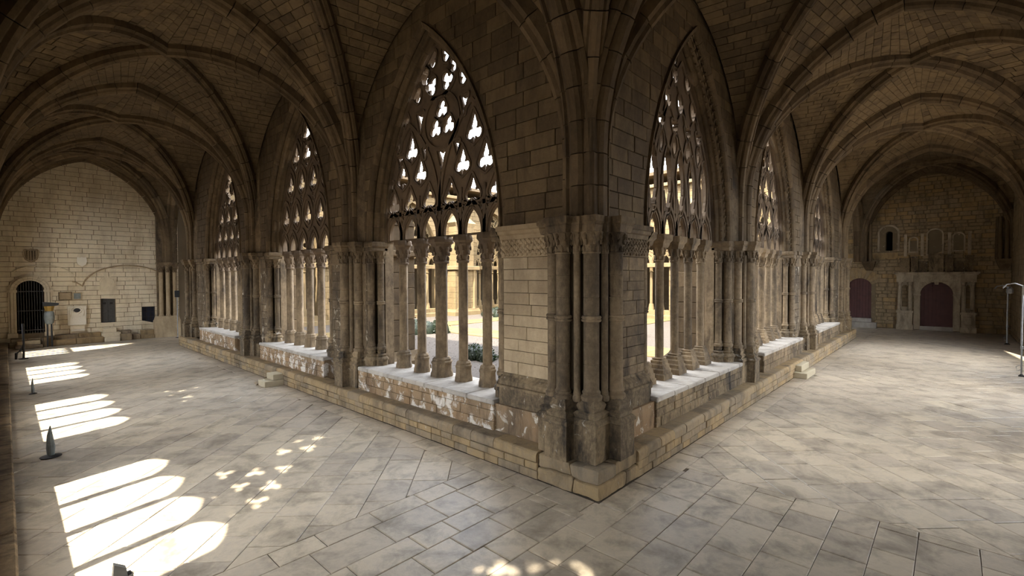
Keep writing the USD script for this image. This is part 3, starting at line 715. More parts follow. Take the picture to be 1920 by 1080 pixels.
# ---- parapets under the windows
def parapet(label, mp, c, mat, proud=None):
    t = thing('parapet', label, 'parapet', kind='thing')
    a, b = c - HALF_OUT + .02, c + HALF_OUT - .02
    d0 = .42
    put(t, 'parapet_core', extrude(sbox(a, .3, b, SZ - .1), d0 + .04, 1.95, mp), mat)
    bl = [block(P, mp, d0 + rng.uniform(-.012, .012), d0 + .12, .014) for P in masonry(a, b, BZ - .02, SZ - .13, (.2, .3), (.4, .85), .006)]
    pieces(t, 'parapet_block', bl, mat, 60, 6)
    s = a
    while s < b - .02:
        w = min(rng.uniform(.8, 1.3), b - s); w = b - s if b - s - w < .3 else w
        lo, hi = mp(np.array([[s + .004, SZ - .13, d0 - .03]]))[0], mp(np.array([[s + w - .004, SZ + rng.uniform(-.01, .01), 1.98]]))[0]
        put(t, 'coping_slab', box(min(lo[0], hi[0]), max(lo[0], hi[0]), min(lo[1], hi[1]), max(lo[1], hi[1]), lo[2], hi[2], .03), 'coping'); s += w
    return t
for i, c in enumerate(WL): parapet(f'whitewashed parapet under the {ordn[i]} window of the left arcade', mpL, c, 'wash')
for i, c in enumerate(WR): parapet(f'brown stone parapet under the {ordn[i]} window of the right arcade', mpR, c, 'base' if i == 0 else 'pier')

# ---- mullion columns
def cluster4(th): return 1.0 + .13 * np.cos(4 * th)
def make_column_left(label, loc, big=1.0):
    t = thing('clustered_column', label, 'column', loc, kind='thing')
    r = .15 * big
    put(t, 'base', poly_loft([(r * 1.75, 0), (r * 1.7, .12), (r * 1.55, .2), (r * 1.5, .4), (r * 1.62, .44), (r * 1.62, .48), (r * 1.4, .52), (r * 1.45, .56), (r * 1.15, .62)], (0, 0), 8), 'pier', 25)
    prof = [(r, .6)] + [(r * k, z) for z, k in ((1.5, .97), (1.508, .94), (1.516, .97), (2.7, 1.0), (2.708, .96), (2.716, 1.0), (3.62, .98))]
    put(t, 'shaft', lathe(prof, 32, (0, 0, 0), cluster4), 'pier', 40)
    put(t, 'capital', cat([leafy((0, 0), r * 1.05, 3.6, 4.1), lathe([(r * 1.2, 3.56), (r * 1.3, 3.6), (r * 1.2, 3.64)], 16)]), 'tracery', 35)
    put(t, 'abacus', poly_loft([(r * 1.5, 4.08), (r * 1.6, 4.16), (r * 1.95, 4.22), (r * 1.95, 4.30), (r * 1.7, 4.39)], (0, 0), 8), 'tracery', 25)
    return t
def make_column_right(label, loc):
    t = thing('round_column', label, 'column', loc, kind='thing')
    r = .128
    put(t, 'base', poly_loft([(.29, 0), (.29, .16), (.26, .2), (.26, .3), (.23, .34), (.22, .44), (.19, .48), (.19, .56), (.145, .6), (.165, .63), (.135, .66)], (0, 0), 4), 'pier', 25)
    th = np.arange(20) * 2 * math.pi / 20; rings = []
    for z in np.linspace(.64, 3.62, 16):
        q = np.stack([np.cos(th), np.sin(th), np.full(20, z)], 1)
        rr = r * (.94 + .12 * meshkit.noise(q * [1.2, 1.2, 2.2] + 5)); rings.append(np.stack([rr * np.cos(th), rr * np.sin(th), np.full(20, z)], 1))
    put(t, 'shaft', loft(rings), 'pier', 40)
    put(t, 'capital', leafy((0, 0), r, 3.58, 4.05), 'pier', 35)
    put(t, 'abacus', poly_loft([(.19, 4.0), (.22, 4.08), (.23, 4.14), (.29, 4.22), (.30, 4.39)], (0, 0), 4), 'pier', 25)
    return t
cn = ['nearest the corner pier', 'second from the corner pier', 'third and middle', 'fourth from the corner pier', 'farthest from the corner pier']
colL = colBig = colR = None
for i, c in enumerate(WL):
    sp = 1.04 if i == 0 else 1.1
    for j in range(5):
        lab = f'clustered stone column in the {ordn[i]} left window, {cn[j]}'
        loc = (XW + 1.42, c - .04 + (j - 2) * sp, SZ - .01)
        if i == 0 and j == 2: colBig = make_column_left('thicker clustered stone column in the middle of the nearest left window', loc, 1.32)
        elif colL is None: colL = make_column_left(lab, loc)
        else: dup(colL, lab, loc, 0, 'clustered columns of the left windows')
setdata(colL, group='clustered columns of the left windows')
for i, c in enumerate(WR):
    for j in range(5):
        lab = f'round stone column in the {ordn[i]} right window, {cn[j]}'
        loc = (c - .03 + (j - 2) * 1.07, XW + 1.45, SZ - .01)
        if colR is None: colR = make_column_right(lab, loc)
        else: dup(colR, lab, loc, 0, 'round columns of the right windows')
setdata(colR, group='round columns of the right windows')

# ---- window surrounds: local frame (u, d, z)
def loc_mp(v): return np.stack([v[:, 0], v[:, 2], v[:, 1]], 1)
def roll_prof(r, back): return [(-back, r * 1.6), (-back, r * .2), (-r * 1.2, .0)] + [(r * math.cos(a), -r * .3 - r * math.sin(a)) for a in np.linspace(math.pi * .95, math.pi * .05, 8)] + [(r * 1.2, 0), (r * 1.25, r * 1.6)]
def surround(name, label, loc, rot, chevron, split, only_arch=False):
    t = thing(name, label, 'window surround', loc, rot, kind='thing')
    for a, d, r, bk in ((3.30, .88, .11, .06), (3.14, 1.08, .09, .12), (3.02, 1.24, .07, .12)):
        h = arch_pts(a, AZ, 12.25 - (3.3 - a) * 1.2, 30); l = h[::-1][1:].copy(); l[:, 0] *= -1
        for half in (h, h * [-1, 1]):
            P = np.stack([half[:, 0], np.full(len(half), d), half[:, 1]], 1)
            T = np.gradient(P, axis=0); T /= np.linalg.norm(T, axis=1, keepdims=True); W = np.tile([0, 1.0, 0], (len(P), 1)); N = np.cross(W, T)
            if N[5] @ np.array([half[5, 0], 0, 2.0]) < 0: N = -N
            if (N[:, 0] * half[:, 0]).sum() < 0: N = -N
            Ls = np.concatenate([[0], np.cumsum(np.linalg.norm(np.diff(P, axis=0), axis=1))]); ns = 14 if split else 1
            cuts = np.linspace(0, Ls[-1], ns + 1)
            for i in range(ns):
                s = np.concatenate([[cuts[i] + .004], Ls[(Ls > cuts[i] + .03) & (Ls < cuts[i + 1] - .03)], [cuts[i + 1] - .004]])
                ip = lambda A: np.stack([np.interp(s, Ls, A[:, k]) for k in range(3)], 1)
                put(t, 'arch_stone', sweep(np.array(roll_prof(r, bk)) * (1 + nrg.uniform(-.02, .02)), ip(P), ip(W), ip(N)), 'rib')
    ring_ = pointed(3.42, AZ - .02, 12.37).difference(pointed(2.93, AZ - .1, 11.85))
    put(t, 'reveal', extrude(ring_, 1.28, 1.62, loc_mp), 'tracery')
    if chevron:
        zz = []
        for a, d in ((3.26, .98), (3.20, 1.03), (3.12, 1.14)):
            h = arch_pts(a, AZ, 12.2 - (3.3 - a) * 1.2, 60); Ls = np.concatenate([[0], np.cumsum(np.linalg.norm(np.diff(h, axis=0), axis=1))])
            n = int(Ls[-1] / .26)
            for sgn in (1, -1):
                for k in range(n):
                    s = (k + np.array([0, .5, 1.0])) * Ls[-1] / n
                    u = np.interp(s, Ls, h[:, 0]) * sgn; z = np.interp(s, Ls, h[:, 1])
                    off = np.array([0, .11, 0])
                    P = np.stack([u - sgn * off * .8, d - .03 - off * .5, z - off * .2], 1)
                    zz.append((tube(P, .034, 5)))
        if split:
            inc = [(v, f) for v, f in zz]
            for m in inc[::1][:180]: put(t, 'chevron', m, 'rib', 40)
            if len(inc) > 180: put(t, 'chevron_row', cat(inc[180:]), 'rib', 40, kind='stuff')
        else: put(t, 'chevron_row', cat(zz), 'rib', 40, kind='stuff')
    for s in (-1, 1):
        put(t, 'jamb', extrude(sbox(*(sorted((s * 2.95, s * 3.42))[0:1] + [SZ - .02] + sorted((s * 2.95, s * 3.42))[1:2] + [AZ])), 1.28, 1.62, loc_mp), 'pier')
        for (u, d, r) in ((3.27, .90, .135), (3.06, 1.16, .12)):
            c = (s * u, d)
            put(t, 'jamb_base', pedestal(c, r + .09, SZ - .02, 1.62, 2.0, 8), 'base', 25)
            put(t, 'jamb_shaft', shaft_mesh(c, r, 1.95, CAP0 + .03), 'pier', 35)
            put(t, 'shaft_ring', ring_mesh(c, r, 3.62), 'pier', 35)
            put(t, 'capital', leafy(c, r, CAP0, CAP1), 'pier', 35)
        a_, b_ = sorted((s * 2.92, s * 3.62))
        put(t, 'abacus', cat([box(a_, b_, .70, 1.45, CAP1 + .12, AZ, .05), box(a_ + .03, b_ - .03, .74, 1.4, CAP1 - .01, CAP1 + .13, .03)]), 'pier')
    return t
sL = surround('window_surround', 'moulded pointed surround of the first left window beside the corner pier', (XW, WL[0], 0), -90, False, True)
dup(sL, 'moulded pointed surround of the second left window', (XW, WL[1], 0), -90)
dup(sL, 'moulded pointed surround of the third left window', (XW, WL[2], 0), -90)
sR = surround('zigzag_window_surround', 'zigzag carved pointed surround of the first right window beside the corner pier', (WR[0], XW, 0), 0, True, True)
dup(sR, 'zigzag carved pointed surround of the second right window', (WR[1], XW, 0), 0)
dup(sR, 'zigzag carved pointed surround of the third right window', (WR[2], XW, 0), 0)
def strings(label, mp, spans, mat):
    t = thing('string_course', label, 'string course', kind='thing')
    for a, b in spans:
        for z0, z1, d0 in ((CAP0, CAP1, .74), (CAP1, CAP1 + .14, .70), (CAP1 + .14, AZ, .62)):
            lo, hi = mp(np.array([[a, z0, d0]]))[0], mp(np.array([[b, z1, .95]]))[0]
            put(t, 'string_stone', box(min(lo[0], hi[0]), max(lo[0], hi[0]), min(lo[1], hi[1]), max(lo[1], hi[1]), z0 + .002, z1 - .002, .025), mat)
def gaps(ws, piers, end):
    out = []
    for i, c in enumerate(ws):
        p = piers[i]
        out.append((c + HALF_OUT + .0, p - .6))
        if i + 1 < len(ws): out.append((p + .6, ws[i + 1] - HALF_OUT))
        else: out.append((p + .6, end))
    return [(a, b) for a, b in out if b - a > .1]
strings('moulded stone band at capital height along the left arcade', mpL, gaps(WL, PL, 33.0), 'pier')
strings('moulded stone band at capital height along the right arcade', mpR, gaps(WR, PR, 34.1), 'pier')

# ---- tracery
def trefoil(u, z, r, rot=90.0, k=.55, sy=1.0):
    g = unary_union([Point(r * k * math.cos(math.radians(rot + 120 * i)), r * k * math.sin(math.radians(rot + 120 * i))).buffer(r * .5, 6) for i in range(3)] + [Point(0, 0).buffer(r * .32, 4)])
    return affinity.translate(affinity.scale(g, 1, sy, origin=(0, 0)), u, z)
def drop(u, z, w, h):
    """A pointed drop: trefoil foot and an ogee top."""
    g = unary_union([Point(-w * .27, -h * .10).buffer(w * .235, 6), Point(w * .27, -h * .10).buffer(w * .235, 6), Point(0, h * .17).buffer(w * .22, 6), Point(0, 0).buffer(w * .17, 5),
                     Polygon([(-w * .2, h * .2), (-w * .13, h * .36), (0, h * .62), (w * .13, h * .36), (w * .2, h * .2)]), Polygon([(-w * .12, -h * .12), (w * .12, -h * .12), (0, -h * .42)])])
    return affinity.translate(g, u, z)
def kite(u, z, w, h, up=1): return Polygon([(u - w / 2, z + up * h * .25), (u, z + up * h * .1), (u + w / 2, z + up * h * .25), (u + w * .12, z - up * h * .1), (u, z - up * h * .5), (u - w * .12, z - up * h * .1)]).buffer(.015, 3)
def head(u, w, z0, z1): return affinity.translate(unary_union([pointed(w, z0 + .1, z1, 8, base=z0 - .3), Point(0, z0 + .1).buffer(w * .9, 6)]), u, 0)
def vesica(u, z, w, h, n=10):
    R_ = (w * w / 4 + h * h / 4) / w; a = math.asin(min(1, h / 2 / R_)); t = np.linspace(-a, a, n)
    r_ = np.stack([R_ * np.cos(t) - (R_ - w / 2), R_ * np.sin(t)], 1); l_ = r_[::-1][1:-1] * [-1, 1]
    return affinity.translate(Polygon(np.vstack([r_, l_])), u, z)
def tracery(label, loc, rot, openings, rings, arcs, name='window_tracery', k=1.0):
    # k scales the relief about the plane d = 1.435
    dd = lambda a: 1.435 + (a - 1.435) * k
    t = thing(name, label, 'tracery', loc, rot, kind='thing')
    field = pointed(2.97, AZ - .02, 11.9)
    op = unary_union([o for o in openings]).intersection(field.buffer(-.06))
    g = field.difference(op)
    put(t, 'tracery_plate', extrude(g, dd(1.40), dd(1.47), loc_mp), 'tracery')
    inner = field.buffer(-.02)
    clear = op.buffer(-.005)
    for o in openings:
        rg = o.convex_hull.buffer(.10, 4).difference(o.convex_hull.buffer(.035, 4)).intersection(inner).difference(clear)
        for q in getattr(rg, 'geoms', [rg]):
            if q.area > .008: put(t, 'opening_moulding', extrude(q, dd(1.36), dd(1.51), loc_mp), 'tracery')
    for r_ in rings:
        rg = r_.buffer(.075, 6).difference(r_.buffer(-.055, 6)).intersection(inner).difference(clear)
        for q in getattr(rg, 'geoms', [rg]):
            if q.area > .008: put(t, 'tracery_ring', extrude(q, dd(1.35), dd(1.52), loc_mp), 'tracery')
    for ln in arcs:
        rg = LineString(ln).buffer(.065, 4, cap_style=2).intersection(inner).difference(clear)
        for q in getattr(rg, 'geoms', [rg]):
            if q.area > .008: put(t, 'tracery_bar', extrude(q, dd(1.35), dd(1.52), loc_mp), 'tracery')
    return t
def sub_arch(c, a, z0, z1):
    p = arch_pts(a, z0, z1, 14); l = p[::-1][1:] * [-1, 1]; return np.vstack([p, l]) + [c, 0]
# first left window: two sub-arches of three lights, a trefoil roundel and a six-lobed head
op, rg, ar = [], [], []
lights = [-2.56, -1.55, -.55, .52, 1.54, 2.5]
for u in lights:
    op.append(head(u, .34, AZ, 6.52)); ar.append(sub_arch(u, .5, AZ, 6.78))
    op.append(drop(u, 7.02, .62, .80))
for u in (-2.08, -1.05, 0, 1.05, 2.08): op += [kite(u - .17, 6.64, .13, .22), kite(u + .17, 6.64, .13, .22)]
for u, z in ((-2.1, 7.9), (-1.1, 7.92), (.98, 7.93), (1.98, 7.9)): op.append(drop(u, z, .62, .85))
for u, z in ((-1.62, 8.8), (1.45, 8.75)): op.append(drop(u, z, .64, .9))
for u, z, w, h, d in ((-.15, 8.3, .36, .75, 1), (-.88, 8.5, .2, .4, 1), (.72, 8.6, .2, .4, 1), (-1.22, 9.72, .3, .7, 1), (.95, 9.67, .32, .75, 1), (2.12, 9.1, .22, .4, 1), (-2.3, 9.0, .2, .35, 1), (2.1, 8.55, .26, .35, 1), (2.62, 7.75, .16, .3, 1)): op.append(kite(u, z, w, h, d))
for u, z in ((-2.02, 9.72), (1.78, 9.86)): op.append(drop(u, z, .40, .55))
for a in (90, 210, 330): op.append(trefoil(-.15 + .37 * math.cos(math.radians(a)), 9.38 + .37 * math.sin(math.radians(a)), .27, a))
for u, z, r in ((-.42, 11.42, .25), (.32, 11.42, .25), (-.82, 10.98, .27), (.72, 10.98, .27), (-.42, 10.58, .27), (.36, 10.58, .27), (-1.2, 10.5, .24), (1.12, 10.5, .24)): op.append(trefoil(u, z, r, 90 + 40 * np.sign(u)))
rg += [Point(-.13, 9.38).buffer(.84, 10), Point(-.06, 10.98).buffer(.86, 10)]
ar += [sub_arch(-1.55, 1.5, 6.6, 9.7), sub_arch(1.5, 1.5, 6.6, 9.6), [(-2.97, 6.68), (2.97, 6.68)], [(-.06, 5.8), (-.06, 8.0)]]
for u in (-1.05, 1.05, -2.08, 2.08): ar.append([(u, AZ), (u, 7.2)])
tracery('pointed tracery of trefoil drops and roundels in the nearest left window', (XW, WL[0], 0), -90, [affinity.scale(o, -1, 1, origin=(0, 0)) for o in op], [affinity.scale(o, -1, 1, origin=(0, 0)) for o in rg], [np.array(a) * [-1, 1] for a in ar])
# net tracery for the others
def net(rows, w, h, headz, hu, seed):
    r2 = random.Random(seed); op, rg, ar = [], [], []
    for u in hu: op.append(head(u, .30, AZ, headz)); ar.append(sub_arch(u, .52, AZ, headz + .3))
    for z, us in rows:
        for u in us:
            op.append(drop(u, z, w, h)); rg.append(vesica(u, z + .08, w * 1.62, h * 1.75))
        for a, b in zip(us[:-1], us[1:]): op.append(kite((a + b) / 2, z + h * .95, w * .34, h * .45))
    return op, rg, ar
op, rg, ar = net([(7.35, (-2.36, -1.2, 0, 1.2, 2.36)), (8.85, (-1.8, -.6, .6, 1.8)), (10.15, (-1.15, 0, 1.1)), (11.05, (.0,))], .62, .85, 6.45, (-2.6, -1.65, -.55, .55, 1.65, 2.6), 1)
netL = tracery('net tracery of stacked pointed drops in the second left window', (XW, WL[1], 0), -90, op, rg, ar, 'net_tracery')
op, rg, ar = net([(7.1, (-2.4, -1.25, -.1, 1.15, 2.4)), (8.2, (-1.9, -.65, .65, 1.9))], .6, .8, 6.4, (-2.6, -1.65, -.55, .55, 1.65, 2.6), 2)
for a in range(6): op.append(trefoil(.62 * math.cos(a * math.pi / 3), 9.9 + .62 * math.sin(a * math.pi / 3), .36, a * 60))
op += [trefoil(0, 11.15, .3), kite(-1.2, 9.1, .3, .5), kite(1.2, 9.1, .3, .5)]; rg.append(Point(0, 9.9).buffer(1.05, 10))
tracery('tracery with a large wheel over pointed drops in the third left window', (XW, WL[2], 0), -90, op, rg, ar, 'wheel_tracery')
# first right window: tall intersecting lancets
op, rg, ar = [], [], []
for u in (-2.55, -1.6, -.6, .36, 1.34, 2.36): op.append(head(u, .27, AZ, 6.42)); ar.append(sub_arch(u, .5, AZ, 6.75))
for u in (-2.5, -1.7, -.72, .22, 1.18, 2.16): op.append(vesica(u, 7.5, .58, 2.0).union(kite(u + .05, 6.95, .46, .9)))
for u in (-2.1, -1.15, -.2, .78, 1.68): op += [vesica(u, 8.66, .26, .62), Point(u, 9.25).buffer(.17, 5).union(kite(u, 9.25, .4, .5))]
for u in (-1.62, -.7, .2, 1.2): op.append(vesica(u, 10.05, .34, .62))
for u in (-1.12, -.2, .75): op.append(vesica(u, 10.85, .3, .5))
op.append(vesica(-.2, 11.4, .24, .4))
for c in (-1.6, -.6, .4, 1.4): ar.append(sub_arch(c, 1.35, 6.5, 9.9))
for c in (-.7, .3): ar.append(sub_arch(c, 1.9, 6.6, 11.4))
for u in (-2.1, -1.1, -.1, .9, 1.9): ar.append([(u, AZ), (u, 7.6)])
tracery('tracery of tall intersecting lancets in the nearest right window', (WR[0], XW, 0), 0, op, rg, ar, 'lancet_tracery')
op, rg, ar = net([(7.2, (-2.4, -1.25, -.05, 1.15, 2.35)), (8.6, (-1.8, -.6, .6, 1.8)), (9.9, (-1.2, 0, 1.2)), (11.0, (-.45, .45))], .84, 1.05, 6.5, (-2.6, -1.65, -.55, .55, 1.65, 2.6), 3)
netR = tracery('slender net tracery of tall pointed drops in the second right window', (WR[1], XW, 0), 0, op, rg, ar, 'slender_tracery', .45)
dup(netR, 'slender net tracery of tall pointed drops in the third right window', (WR[2], XW, 0), 0)

# outer windows of the left walk: three lobed openings over open lights
def lobes(y, z, r, rot): return trefoil(y, z, r, rot, .62, 1.0)
SPX = {1: [(421, 889, .26, 90), (478, 886, .26, 270), (532, 878, .24, 90), (450, 912, .25, 90), (507, 911, .27, 270), (482, 941, .27, 90), (578, 840, .25, 200), (531, 847, .23, 0), (596, 821, .2, 250), (558, 827, .17, 0), (584, 868, .1, 0), (429, 966, .16, 30), (392, 935, .2, 0), (356, 827, .16, 0), (575, 809, .13, 0)],
       2: [(311, 734, .16, 0), (340, 733, .2, 90), (366, 727, .16, 0), (322, 741, .16, 30), (352, 744, .22, 270), (345, 752, .14, 0), (305, 748, .13, 0)],
       0: [(895, 1068, .14, 0), (940, 1066, .28, 160), (1001, 1064, .17, 20), (1037, 1056, .13, 0), (1098, 1069, .24, 0)]}
def floor_hit(px, py):
    d = FW + RT * (px - 960) / FPX - UP * (py - 540) / FPX
    return CAM - d * (CAM[2] / d[2])
for wi, (c, hw) in enumerate(WWIN):
    t = thing('outer_window', ['outer window of the corner bay beside the viewer', 'outer window of the first left bay', 'outer window of the second left bay', 'outer window of the third left bay', 'outer window of the end bay of the left walk'][wi], 'window', kind='structure')
    holes = []
    for px, py, r, rot in SPX.get(wi, ()):
        P = floor_hit(px, py); z = (P[0] + 9.05) / SUN_TRAVEL[0]; y = P[1] - SUN_TRAVEL[1] * z
        holes.append(affinity.scale(lobes(y, z, r * 1.05, rot), 1.0, 1.25))
    lower = sbox(c - hw, AZ, c + hw, 6.0 if wi != 3 else 8.5)
    plate = affinity.translate(pointed(hw + .05, AZ, 11.95), c, 0).difference(unary_union(holes + [Polygon()]))
    if wi == 4: plate = affinity.translate(pointed(hw + .05, AZ, 11.95).difference(pointed(hw - .5, 6.4, 11.0, base=5.7)), c, 0)
    bay = [c - hw + (k + .5) * hw / 2 for k in range(4)]
    heads = sbox(c - hw - .05, 4.3, c + hw + .05, AZ + .01).difference(unary_union([affinity.translate(pointed(hw / 4 - .03, 4.6, 5.7, 8, base=4.2), u, 0) for u in bay]))
    plate = plate.union(heads)
    put(t, 'tracery_plate', extrude(plate, .54, .66, outer_west), 'tracery')
    for k in range(1, 4 if c > 0 else 1):
        u = c - hw + k * hw / 2
        put(t, 'mullion', tube(outer_west(np.array([[u, 1.4, .6], [u, 3, .6], [u, AZ + .05, .6]])), .11, 8), 'pier')
    if c > 0: put(t, 'sill', extrude(sbox(c - hw - .05, 1.35, c + hw + .05, 1.5), -.05, 1.25, outer_west), 'coping')

# ================================================================== CREAM END WALL OF THE LEFT WALK
def mpN(v): return np.stack([v[:, 0], NORTH - v[:, 2], v[:, 1]], 1)       # (x, z, distance out of the wall)
def arch_hole(x0, x1, z0, z1, rise):
    """A door hole with a segmental or round head of the given rise."""
    a = (x1 - x0) / 2; R_ = (a * a + rise * rise) / (2 * rise); c = z1 - R_; th0 = math.asin(min(1, a / R_))
    t = np.linspace(-th0, th0, 15) if rise <= a else np.linspace(-math.pi / 2, math.pi / 2, 15)
    return Polygon([(x0, z0)] + [((x0 + x1) / 2 + R_ * math.sin(k), c + R_ * math.cos(k)) for k in t] + [(x1, z0)]).buffer(0)
gate = arch_hole(-7.56, -6.26, .88, 4.44, .65); sdoor = arch_hole(-3.33, -2.54, 1.33, 3.24, .2); swin = sbox(-.97, 1.16, -.17, 2.37)
niche = affinity.translate(affinity.scale(gate, .6, .5, origin=(-6.91, 3.5)), 0, 0)
wn = thing('wall_north', 'cream coursed stone end wall of the left walk with gate, memorial and small door', kind='structure')
g = sbox(WEST - 1, 0, EAST + 1, 14).difference(unary_union([gate, sdoor, swin]))
put(wn, 'wall_core', extrude(g, -.9, -.03, mpN), 'creamjoint')
reg = sbox(WEST, 0, 1.4, 13).difference(unary_union([gate.buffer(.34, join_style=2), sdoor.buffer(.03, join_style=2), swin.buffer(.02, join_style=2)]))
pieces(wn, 'wall_stone', [block(P, mpN, rng.uniform(-.008, .010), -.06, .010) for P in masonry(WEST, 1.4, 0, 12.8, (.31, .36), (.65, 1.25), .012, reg)], 'cream', 300, 6)
def arc_ring(x, z, r0, r1, a0, a1, n, d0, d1, mp, gap=.006):
    out = []
    for i in range(n):
        b0, b1 = a0 + (a1 - a0) * i / n, a0 + (a1 - a0) * (i + 1) / n
        t = np.linspace(b0 + gap / r1, b1 - gap / r1, 4)
        P = np.vstack([np.stack([x + r1 * np.cos(t), z + r1 * np.sin(t)], 1), np.stack([x + r0 * np.cos(t[::-1]), z + r0 * np.sin(t[::-1])], 1)])
        out.append(extrude(Polygon(P).buffer(0), d0, d1, mp))
    return out
gs = thing('gate_surround', 'round moulded stone archway framing the barred gate in the cream end wall', 'doorway', kind='thing')
for k, (r0, r1, d) in enumerate(((.66, .78, .10), (.79, .93, .16), (.94, 1.04, .08))):
    for m in arc_ring(-6.91, 3.76, r0, r1, 0, math.pi, 11, -.3, d, mpN): put(gs, 'voussoir', m, 'cream')
    for sx in (-1, 1):
        a_, b_ = sorted((-6.91 + sx * r0, -6.91 + sx * r1))
        z = .7
        while z < 3.7:
            h = min(.6, 3.7 - z); put(gs, 'jamb_stone', extrude(sbox(a_ + .004, z + .004, b_ - .004, z + h - .004), -.3, d, mpN), 'cream'); z += h
for sx in (-1, 1):
    a_, b_ = sorted((-6.91 + sx * .62, -6.91 + sx * 1.10)); put(gs, 'impost', extrude(sbox(a_, 3.64, b_, 3.80), -.2, .2, mpN), 'cream')
    put(gs, 'jamb_base', extrude(sbox(a_, .66, b_, .95), -.2, .24, mpN), 'cream')
GY = NORTH + .06
ig = thing('iron_gate', 'black iron gate of tall vertical bars in the round archway', 'gate', kind='thing')
for k in range(10):
    x = -7.48 + k * 1.14 / 9; zt = 3.78 + math.sqrt(max(0, .64 ** 2 - (x + 6.91) ** 2)) - .02
    put(ig, 'bar', tube([(x, GY, .86), (x, GY, 2), (x, GY, zt)], .020, 6), 'gateiron')
for z in (1.1, 2.4, 3.7): put(ig, 'rail', box(-7.55, -6.27, GY - .015, GY + .015, z - .03, z + .03), 'gateiron')
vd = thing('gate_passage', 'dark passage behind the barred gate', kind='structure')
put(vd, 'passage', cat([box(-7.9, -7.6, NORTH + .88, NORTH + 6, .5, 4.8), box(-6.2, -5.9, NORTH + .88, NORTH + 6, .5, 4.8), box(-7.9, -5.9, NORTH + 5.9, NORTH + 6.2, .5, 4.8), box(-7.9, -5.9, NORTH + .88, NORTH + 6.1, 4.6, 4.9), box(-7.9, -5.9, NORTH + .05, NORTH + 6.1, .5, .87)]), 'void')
dn = thing('door_1', 'small dark grey double door with a low arched head in the cream end wall', kind='structure')
for a_, b_ in ((-3.32, -2.945), (-2.935, -2.55)):
    lf = put(dn, 'leaf', extrude(arch_hole(-3.33, -2.54, 1.33, 3.24, .2).intersection(sbox(a_, 1.33, b_, 3.3)), -.22, -.16, mpN), 'grey')
    for z in (1.5, 2.1, 2.7): put(dn, 'rail', extrude(sbox(a_ + .03, z, b_ - .03, z + .06), -.17, -.14, mpN), 'grey')
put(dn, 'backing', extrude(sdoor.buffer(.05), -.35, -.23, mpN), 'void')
put(dn, 'vent', extrude(sbox(-3.22, 2.66, -3.05, 2.80), -.165, -.13, mpN), 'iron'); put(dn, 'vent', extrude(sbox(-2.83, 2.66, -2.66, 2.80), -.165, -.13, mpN), 'iron')
put(dn, 'sill', extrude(sbox(-3.4, 1.2, -2.46, 1.33), -.3, .06, mpN), 'cream')
wd = thing('window_1', 'small square dark leaded window low in the cream end wall', kind='structure')
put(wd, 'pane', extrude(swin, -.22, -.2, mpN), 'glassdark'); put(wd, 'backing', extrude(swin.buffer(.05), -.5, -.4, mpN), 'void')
for x in (-.97, -.70, -.44, -.2): put(wd, 'bar', extrude(sbox(x, 1.16, x + .03, 2.37), -.2, -.17, mpN), 'iron')
for z in (1.16, 1.56, 1.96, 2.34): put(wd, 'bar', extrude(sbox(-.97, z, -.17, z + .03), -.2, -.16, mpN), 'iron')
# memorial
me = thing('wall_memorial', 'white marble memorial slab with a carved wreath around a dark oval', 'memorial', kind='thing')
put(me, 'slab', extrude(sbox(-5.12, 1.28, -4.16, 2.60), .0, .16, mpN), 'marble'); put(me, 'corbel', extrude(sbox(-5.0, .98, -4.24, 1.27), .0, .14, mpN), 'cream')
put(me, 'sill', extrude(sbox(-4.98, .86, -4.26, .98), .0, .22, mpN), 'marble')
put(me, 'frame', extrude(sbox(-5.12, 1.28, -4.16, 2.60).difference(sbox(-5.05, 1.35, -4.23, 2.53)), .15, .20, mpN), 'marble')
cx_, cz_ = -4.64, 2.32
put(me, 'oval', extrude(affinity.scale(Point(cx_, cz_).buffer(.15, 10), 1.15, .9), .16, .19, mpN), 'slate')
wr = []
for k in range(22):
    a_ = k / 22 * 2 * math.pi; s_ = trimesh.creation.icosphere(1, 1.0)
    wr.append((mpN(s_.vertices * [.05, .05, .04] + [cx_ + .235 * math.cos(a_), cz_ + .2 * math.sin(a_), .17])[:, :], s_.faces[:, ::-1]))
put(me, 'wreath', cat(wr), 'marble', 30)
for sx in (-1, 1): put(me, 'ribbon', tube(mpN(np.array([[cx_ + sx * .24, cz_ + .1, .19], [cx_ + sx * .34, cz_ + .02, .19], [cx_ + sx * .36, cz_ - .2, .19], [cx_ + sx * .31, cz_ - .42, .18]])), .035, 6), 'marble', 30)
tb = thing('wall_tablet', 'wider brown framed stone tablet left of its pair on the cream wall', 'tablet', kind='thing')
put(tb, 'panel', extrude(sbox(-5.52, 3.07, -4.90, 3.58), 0, .03, mpN), 'ashlar'); put(tb, 'frame', extrude(sbox(-5.56, 3.03, -4.86, 3.62).difference(sbox(-5.49, 3.10, -4.93, 3.55)), .0, .07, mpN), 'base')
tb = thing('wall_tablet', 'narrower grey stone tablet right of its pair on the cream wall', 'tablet', kind='thing')
put(tb, 'panel', extrude(sbox(-4.80, 3.09, -4.40, 3.54), 0, .03, mpN), 'greypanel'); put(tb, 'frame', extrude(sbox(-4.84, 3.05, -4.36, 3.58).difference(sbox(-4.78, 3.11, -4.42, 3.52)), .0, .06, mpN), 'ashlar')
coat = thing('coat_of_arms', 'carved stone shield of vertical stripes above the barred gate', 'coat of arms', kind='thing')
sh = Polygon([(-.26, .34), (-.28, .0), (-.22, -.22), (0, -.38), (.22, -.22), (.28, 0), (.26, .34), (.1, .30), (0, .36), (-.1, .30)])
put(coat, 'shield', extrude(affinity.translate(sh, -6.84, 6.1), 0, .12, mpN), 'ashlar')
